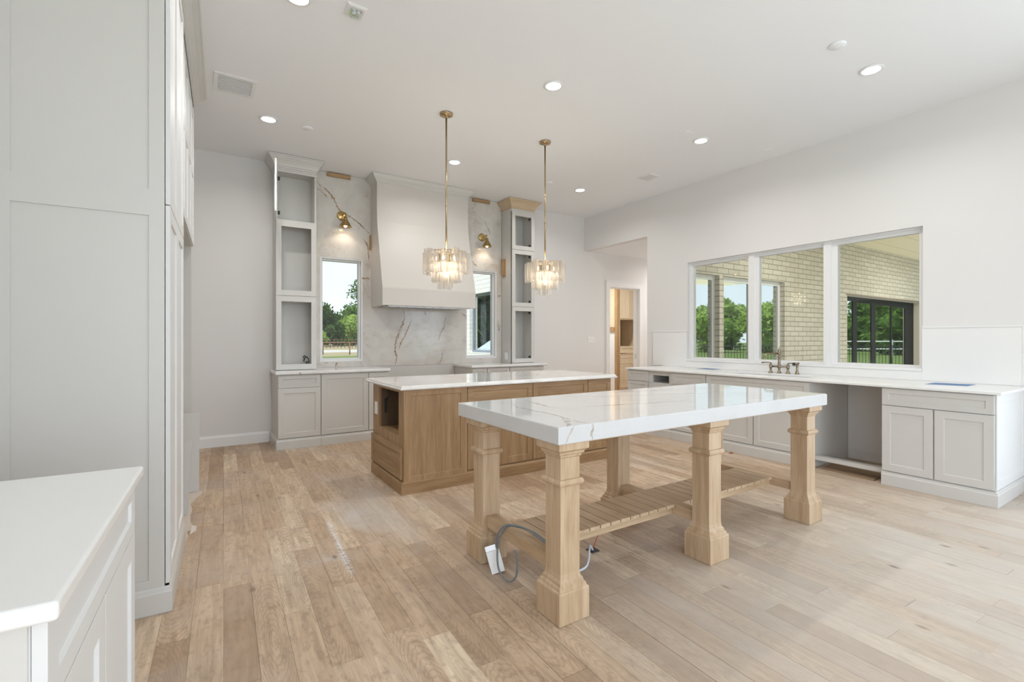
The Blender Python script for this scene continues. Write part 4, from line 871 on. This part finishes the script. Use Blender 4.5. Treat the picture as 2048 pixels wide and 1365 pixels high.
recessed(8.2, 3.1, 'recessed light in the patio ceiling outside the picture window', 3.399, 45, 175)
def ceil_disc(x, y, r, label, name='smoke_detector', cat='detector', h=.012):
    b = B(); b.lathe([(0, -h), (r*.9, -h), (r, -h*.5), (r, -.0005), (0, -.0005)], (x, y, H), 32); single(name, b, M_CEIL, label, cat, (x, y, H))
ceil_disc(.956, 5.643, .055, 'small round white ceiling detector above left tower', 'smoke_detector', 'detector')
ceil_disc(4.2, 1.798, .06, 'round white ceiling detector left of the largest recessed light', 'smoke_detector', 'detector')
ceil_disc(4.291, 5.674, .055, 'small round white ceiling detector behind right chandelier rod', 'smoke_detector', 'detector')
ceil_disc(5.801, 3.26, .07, 'flat round white ceiling speaker near the window wall', 'ceiling_speaker', 'speaker', .006)
b = B(); b.box(4.50, 4.64, 3.44, 3.55, H-.006, H-.0005); single('cover_plate', b, M_CEIL, 'faint square white ceiling cover plate beside recessed light', 'cover plate', (4.57, 3.5, H))
def vent(x0, x1, y0, y1, label, along='x'):
    t = thing('ceiling_vent', label, 'vent', ((x0+x1)/2, (y0+y1)/2, H))
    b = B()
    for a in holes_grid(x0, x1, y0, y1, [(x0+.028, x1-.028, y0+.028, y1-.028)]): b.box(a[0], a[1], a[2], a[3], H-.01, H-.0005)
    part('frame', b, M_TRIM, t)
    b = B(); b.box(x0+.028, x1-.028, y0+.028, y1-.028, H-.002, H-.0006); part('backing', b, M_VENTGREY, t)
    b = B(); n = 9
    for i in range(n):
        if along == 'x': q = y0+.03+(y1-y0-.06)*(i+.5)/n; b.box(x0+.026, x1-.026, q-.006, q+.004, H-.009, H-.003)
        else: q = x0+.03+(x1-x0-.06)*(i+.5)/n; b.box(q-.006, q+.004, y0+.026, y1-.026, H-.009, H-.003)
    part('louvres', b, M_TRIM, t)
vent(.075, .40, 4.87, 5.24, 'white louvred ceiling vent above the left cabinets')
vent(5.235, 5.46, 4.60, 4.84, 'grey louvred ceiling vent near window wall')
t = thing('occupancy_box', 'square clear-covered white fixture on ceiling at top left', 'ceiling fixture', (.9, 3.45, H))
b = B(); b.rects(.845, .955, 3.39, 3.51, [(.0, H-.012), (.012, H-.006), (.012, H-.0005)]); part('plate', b, M_TRIM, t)
b = B(); b.rects(.865, .935, 3.41, 3.49, [(-.012, H-.04), (0, H-.03), (0, H-.0125)]); part('cover', b, M_PANE, t)
b = B(); b.lathe([(0, -.03), (.014, -.03), (.018, -.0125), (0, -.0125)], (.89, 3.45, H), 16); b.lathe([(0, -.026), (.010, -.026), (.014, -.0125), (0, -.0125)], (.915, 3.43, H), 16); part('sensor', b, plain('sensor_white', (.9, .9, .9), .2), t)

# ------------------------------------------------------------------ outdoors: brick wings, patio, field
GZ = -.2
b = B(); b.box(-160, 200, -150, 400, GZ-.5, GZ); struct('ground', b, M_GROUND)
YP = 4.78
def xat(u, y):
    a = (u-1024)/960; th = math.atan(616/960); s, c = math.sin(th), math.cos(th); return y*(s+a*c)/(c-a*s)
W1 = (6.42, xat(1439, YP), -.1, 2.385); W2 = (xat(1447.5, YP), xat(1501, YP+.09), -.1, 2.385); DW = (xat(1508, YP), xat(1569.5, YP), -.1, 2.40); SL = (xat(1694.5, YP), xat(1846, YP), -.1, 2.30)
b = B()
for a in holes_grid(6.285, 26, GZ, 4.2, [W1, W2, DW, SL]): b.box(a[0], a[1], YP, YP+.5, a[2], a[3])
struct('wall_patio', b, M_BRICK)
b = B(); b.box(6.285, 22, -6.5, YP, GZ, -.1); struct('floor_patio', b, M_CONC)  # unseen deck past the roof, extended to bounce sun onto the patio ceiling
b = B(); b.box(6.285, 16.9, -1.6, YP-.002, 3.40, 3.55); struct('ceiling_patio', b, M_PATIOCEIL)
def ext_window(name, h, label_door=False, y=YP+.09, fw=.07):
    b = B()
    for a in holes_grid(h[0], h[1], h[2], h[3], [(h[0]+fw, h[1]-fw, h[2]+.1, h[3]-fw)]): b.box(a[0], a[1], y, y+.06, a[2], a[3])
    if label_door:
        for a in holes_grid(h[0]+fw, h[1]-fw, h[2]+.02, h[3]-fw, [(h[0]+fw+.14, h[1]-fw-.14, .3, h[3]-fw-.17)]): b.box(a[0], a[1], y+.03, y+.08, a[2], a[3])
    o = struct(name, b, M_TRIM); p = B(); p.box(h[0]+.04, h[1]-.04, y+.018, y+.024, h[2]+.05, h[3]-.05); finish('pane', p, M_REFL, None, o)
    return o
ext_window('window_4', W1); ext_window('window_5', W2); ext_window('door_2', DW, True)
b = B(); yq = YP+.2; sx0, sx1 = SL[0], SL[1]; sl = [xat(u, yq) for u in (1706, 1714, 1743, 1751, 1782, 1784, 1810)]
for a in holes_grid(sx0-.03, sx1-.004, -.1, 2.296, [(sx0+.02, sl[0], .0, 2.20), (sl[1], sl[2], .0, 2.18), (sl[3], sl[4], .0, 2.16), (sl[5], sl[6], .0, 2.14)]): b.box(a[0], a[1], yq, yq+.07, a[2], a[3])
sd = struct('door_3', b, M_BLACKFRAME)
p = B(); p.box(sx0, sx1-.01, yq+.014, yq+.02, -.02, 2.25); finish('pane', p, M_REFL, None, sd)
b = B(); b.box(sx1-.003, sx1-.0005, YP+.005, yq, -.1, 2.297); b.box(sx0, sx1, YP+.005, yq, 2.297, 2.2995); struct('trim_3', b, plain('cream_reveal', (.70, .66, .56), .7))
b = B(); b.box(sx0-.05, sx1+.05, YP-.004, YP+.01, 2.3, 2.312); struct('trim_4', b, M_RUST)
# wing wall outside the right narrow window
WV = (7.75, 9.55, 1.05, 2.33)
b = B()
for a in holes_grid(7.16, 13, GZ, 4.0, [WV]): b.box(5.0, 5.3, a[0], a[1], a[2], a[3])
struct('wall_wing', b, M_BRICKY)
b = B()
for a in holes_grid(WV[0], WV[1], WV[2], WV[3], [(WV[0]+.05, 8.27, WV[2]+.05, WV[3]-.05), (8.45, WV[1]-.05, WV[2]+.05, WV[3]-.05)]): b.box(5.07, 5.12, a[0], a[1], a[2], a[3])
o = struct('window_6', b, plain('slate_window_frame', (.20, .24, .29), .5)); p = B(); p.box(5.10, 5.105, WV[0]+.03, WV[1]-.03, WV[2]+.03, WV[3]-.03); finish('pane', p, M_REFL, None, o)

def tree_proto(name, seed, hgt, wid, leafmat, trunk=.25, nleaf=2600, leaf=.34, low=.12, solid=True):
    rnd = random.Random(seed); t = thing(name, 'x', 'tree', (0, 0, GZ))
    b = B(); b.tube([(0, 0, GZ), (.1, .05, GZ+hgt*.25), (-.1, .1, GZ+hgt*.5), (.1, 0, GZ+hgt*.8)], [trunk, trunk*.8, trunk*.55, .05], 8)
    blobs = []
    for i in range(11):
        f = rnd.uniform(low, .92); r = wid*.5*(1-abs(f-.45)*1.1); a = rnd.uniform(0, 6.28)
        blobs.append((r*.62*math.cos(a), r*.62*math.sin(a), GZ+hgt*f, rnd.uniform(.22, .36)*wid*.9))
    for bx in blobs[:6]: b.tube([(0, 0, GZ+hgt*.3), (bx[0]*.5, bx[1]*.5, (bx[2]+GZ+hgt*.3)/2), bx[:3]], [trunk*.4, trunk*.25, .03], 6)
    part('trunk', b, M_BARK, t)
    b = B()
    for x, y, z, r in blobs:
        if solid:
            z = max(z, GZ+r*.75)
            gs = [Vector((x, y, z))+Vector((math.cos(a)*math.cos(e), math.sin(a)*math.cos(e), math.sin(e)*.85))*r*rnd.uniform(.62, .86) for e in (-1.1, -.4, .35, 1.0) for a in [q*math.pi/4 for q in range(8)]]
            b.loft([gs[q*8:q*8+8] for q in range(4)])
        for i in range(nleaf//len(blobs)):
            v = Vector((rnd.gauss(0, 1), rnd.gauss(0, 1), rnd.gauss(0, 1))).normalized()*r*rnd.uniform(.55, 1.05); v.z *= .85
            c = Vector((x, y, max(z, GZ+.3)))+v; c.z = max(c.z, GZ+.05)
            u = Vector((rnd.gauss(0, 1), rnd.gauss(0, 1), rnd.gauss(0, 1))).normalized(); w = u.orthogonal().normalized(); s = leaf*rnd.uniform(.6, 1.3)
            w.rotate(Matrix.Rotation(rnd.uniform(0, 6.28), 3, u)); q = u.cross(w)
            b.quad([c-w*s, c-q*s*.5, c+w*s, c+q*s*.5])
    part('foliage', b, leafmat, t); return t
TD = tree_proto('dark_tree', 3, 9.5, 10, M_LEAF[0], leaf=.55, low=.08)
TM = tree_proto('broadleaf_tree', 5, 9, 10, M_LEAF[1], leaf=.5, low=.06)
TB = tree_proto('willow_tree', 9, 8.5, 9.5, M_LEAF[2], leaf=.5, low=.02)
used = set()
def put(proto, x, y, sc, label, rz=None):
    rz = random.uniform(0, 6.28) if rz is None else rz
    if proto not in used:
        used.add(proto); o = proto; o.location = (x, y, GZ); o.rotation_euler = (0, 0, rz)
    else: o = dup(proto, (x, y, GZ), rz)
    o.scale = (sc, sc, sc); o['label'] = label; return o
def dirp(u, dist):
    th = math.atan(616/960); s, c = math.sin(th), math.cos(th); a = (u-1024)/960; return ((s+a*c)*dist, (c-a*s)*dist)
put(TD, *dirp(646, 104), 1.0, 'dark green tree at left in the left narrow window')
put(TD, *dirp(668, 118), .85, 'dark green tree at middle of left narrow window, behind field')
put(TD, *dirp(690, 131), .80, 'dark green tree right of middle in left narrow window')
put(TM, *dirp(676, 150), .92, 'mid green rounded tree rising behind the dark trees')
put(TM, *dirp(716, 144), 1.15, 'mid green tree behind the bright willow in left window')
put(TB, *dirp(707, 112), .80, 'bright yellow-green weeping tree at right of left narrow window')
put(TB, *dirp(643, 92), .36, 'small bright green bush tree at left of left narrow window')
nt = tree_proto('yard_tree', 12, 9.5, 3.9, M_LEAF[1], .16, 5200, .10, .42, False); put(nt, *dirp(772, 30), 1.0, 'nearest tree with branches at right of left narrow window')
# reflected in the wing window
put(TD, -9, 34, .9, 'dark tree mirrored in wing window behind white car'); put(TM, 0, 54, .95, 'leafy tree mirrored in wing window left of car'); put(TD, -24, 50, .9, 'dark tree mirrored at far left of wing window')
# beyond the patio, mirrored in its doors
k = 0
ordn = ['first', 'second', 'third', 'fourth', 'fifth', 'sixth', 'seventh', 'eighth']
for row, dist in ((0, 50), (1, 66)):
    for i in range(8):
        ang = R(-50+i*7.2+row*3.6)
        put((TB, TM, TB, TB)[(i+row) % 4], 9+dist*math.cos(ang), 3+dist*math.sin(ang), .56+.06*((i*5) % 4)/3+.22*row, '%s green tree of the %s row beyond patio, mirrored in its glass' % (ordn[i], ('front', 'back')[row]))
# pipe fence in the field
fa, fb = dirp(560, 48), dirp(760, 48); t = thing('pipe_fence', 'rusty pipe rail fence across field in left narrow window', 'fence', (*dirp(660, 48), GZ))
b = B(); b.tube([(*fa, GZ+1.2), (*fb, GZ+1.2)], .05); part('rail', b, M_RUST, t)
for u in (593, 646, 699.5, 753):
    p = dirp(u, 48); b = B(); b.tube([(*p, GZ), (*p, GZ+1.2)], .055); part('post', b, M_RUST, t)
t = thing('wire_fence', 'far wire fence with thin wooden posts below the trees', 'fence', (*dirp(680, 100), GZ))
b = B(); p0, p1 = dirp(600, 84), dirp(760, 84)
for z in (.5, 1.0, 1.5): b.tube([(*p0, GZ+z), (*p1, GZ+z)], .02, 5)
part('wires', b, M_RUST, t)
for i in range(22):
    p = dirp(602+i*7.3, 84); b = B(); b.tube([(*p, GZ), (*p, GZ+1.5)], .045, 6); part('post', b, M_BARK, t)
# dark picket fence and white rail fence past the patio
t = thing('picket_fence', 'black metal picket fence mirrored low in patio windows', 'fence', (24, -6, GZ))
b = B()
P0, P1 = Vector((16, -14, 0)), Vector((34, 3, 0))
for i in range(160):
    p = P0.lerp(P1, i/159); b.box(p.x-.012, p.x+.012, p.y-.012, p.y+.012, GZ, GZ+1.25)
b.tube([(P0.x, P0.y, GZ+1.15), (P1.x, P1.y, GZ+1.15)], .025, 6); b.tube([(P0.x, P0.y, GZ+.2), (P1.x, P1.y, GZ+.2)], .025, 6); part('picket_panel', b, M_DARK, t)
t = thing('rail_fence', 'white two-rail fence in front of the green trees', 'fence', (40, -12, GZ))
b = B(); P0, P1 = Vector((43, -13, 0)), Vector((58, 1, 0))
for z in (.7, 1.35): b.tube([(P0.x, P0.y, GZ+z), (P1.x, P1.y, GZ+z)], .05, 6)
part('rail', b, M_TRIM, t)
for i in range(8):
    p = P0.lerp(P1, i/7); q = B(); q.box(p.x-.07, p.x+.07, p.y-.07, p.y+.07, GZ, GZ+1.5); part('post', q, M_TRIM, t)

# white car, mirrored in the wing window
CX, CY = -1.6, 19.0
t = thing('car', 'white sedan parked outside, mirrored in wing window', 'car', (CX, CY, GZ))
body = [(-2.3, .35), (-2.3, .75), (-2.15, .92), (-1.5, 1.0), (-.95, 1.42), (-.5, 1.5), (.35, 1.5), (1.0, 1.12), (1.9, .95), (2.25, .75), (2.3, .35)]
b = B(); Mc = Matrix.Translation((CX, CY, GZ))
b.loft([[(CX+x*1.0, CY+w*(1 if z < 1.0 else .82), GZ+z) for x, z in body] for w in (-.88, .88)]); part('body', b, M_CAR, t)
glass = plain('car_glass', (.04, .06, .07), .1)
for sgn in (-1, 1):
    b = B(); b.loft([[(CX+x, CY+sgn*(.80-(.07 if z > 1.2 else 0)+o), GZ+z) for x, z in ((-1.3, 1.05), (-.85, 1.40), (.3, 1.42), (.85, 1.08))] for o in (0.0, .03)]); part('side_window', b, glass, t)
    for wx in (-1.4, 1.4):
        b = B(); b.lathe([(.0, -.1), (.32, -.1), (.33, 0), (.32, .1), (.0, .1)], M=Matrix.Translation((CX+wx, CY+sgn*.82, GZ+.33)) @ Matrix.Rotation(R(90), 4, 'X'), seg=24); part('wheel', b, M_RUBBER, t)

# ------------------------------------------------------------------ repeats of one kind share a group
GROUPS = {'recessed_light': 'recessed lights in the ceilings', 'base_cabinet': 'greige base cabinets along the walls', 'tower_cabinet': 'tower cabinets flanking the hood', 'chandelier': 'glass chandeliers over the island',
          'wall_sconce': 'brass sconces on the stone splash', 'smoke_detector': 'round detectors on the ceiling', 'wood_cleat': 'wooden blocks holding the stone slab', 'tape_patch': 'blue tape patches on the quartz counter',
          'loose_panel': 'loose panels in the fridge niche', 'stone_counter': 'quartzite counters on the back wall', 'ceiling_vent': 'ceiling vents', 'dark_tree': 'dark trees outdoors', 'broadleaf_tree': 'broadleaf trees outdoors', 'willow_tree': 'bright green trees outdoors'}
for o in scene.objects:
    g = GROUPS.get(o.name.split('.')[0])
    if g and o.parent is None and 'label' in o: o['group'] = g
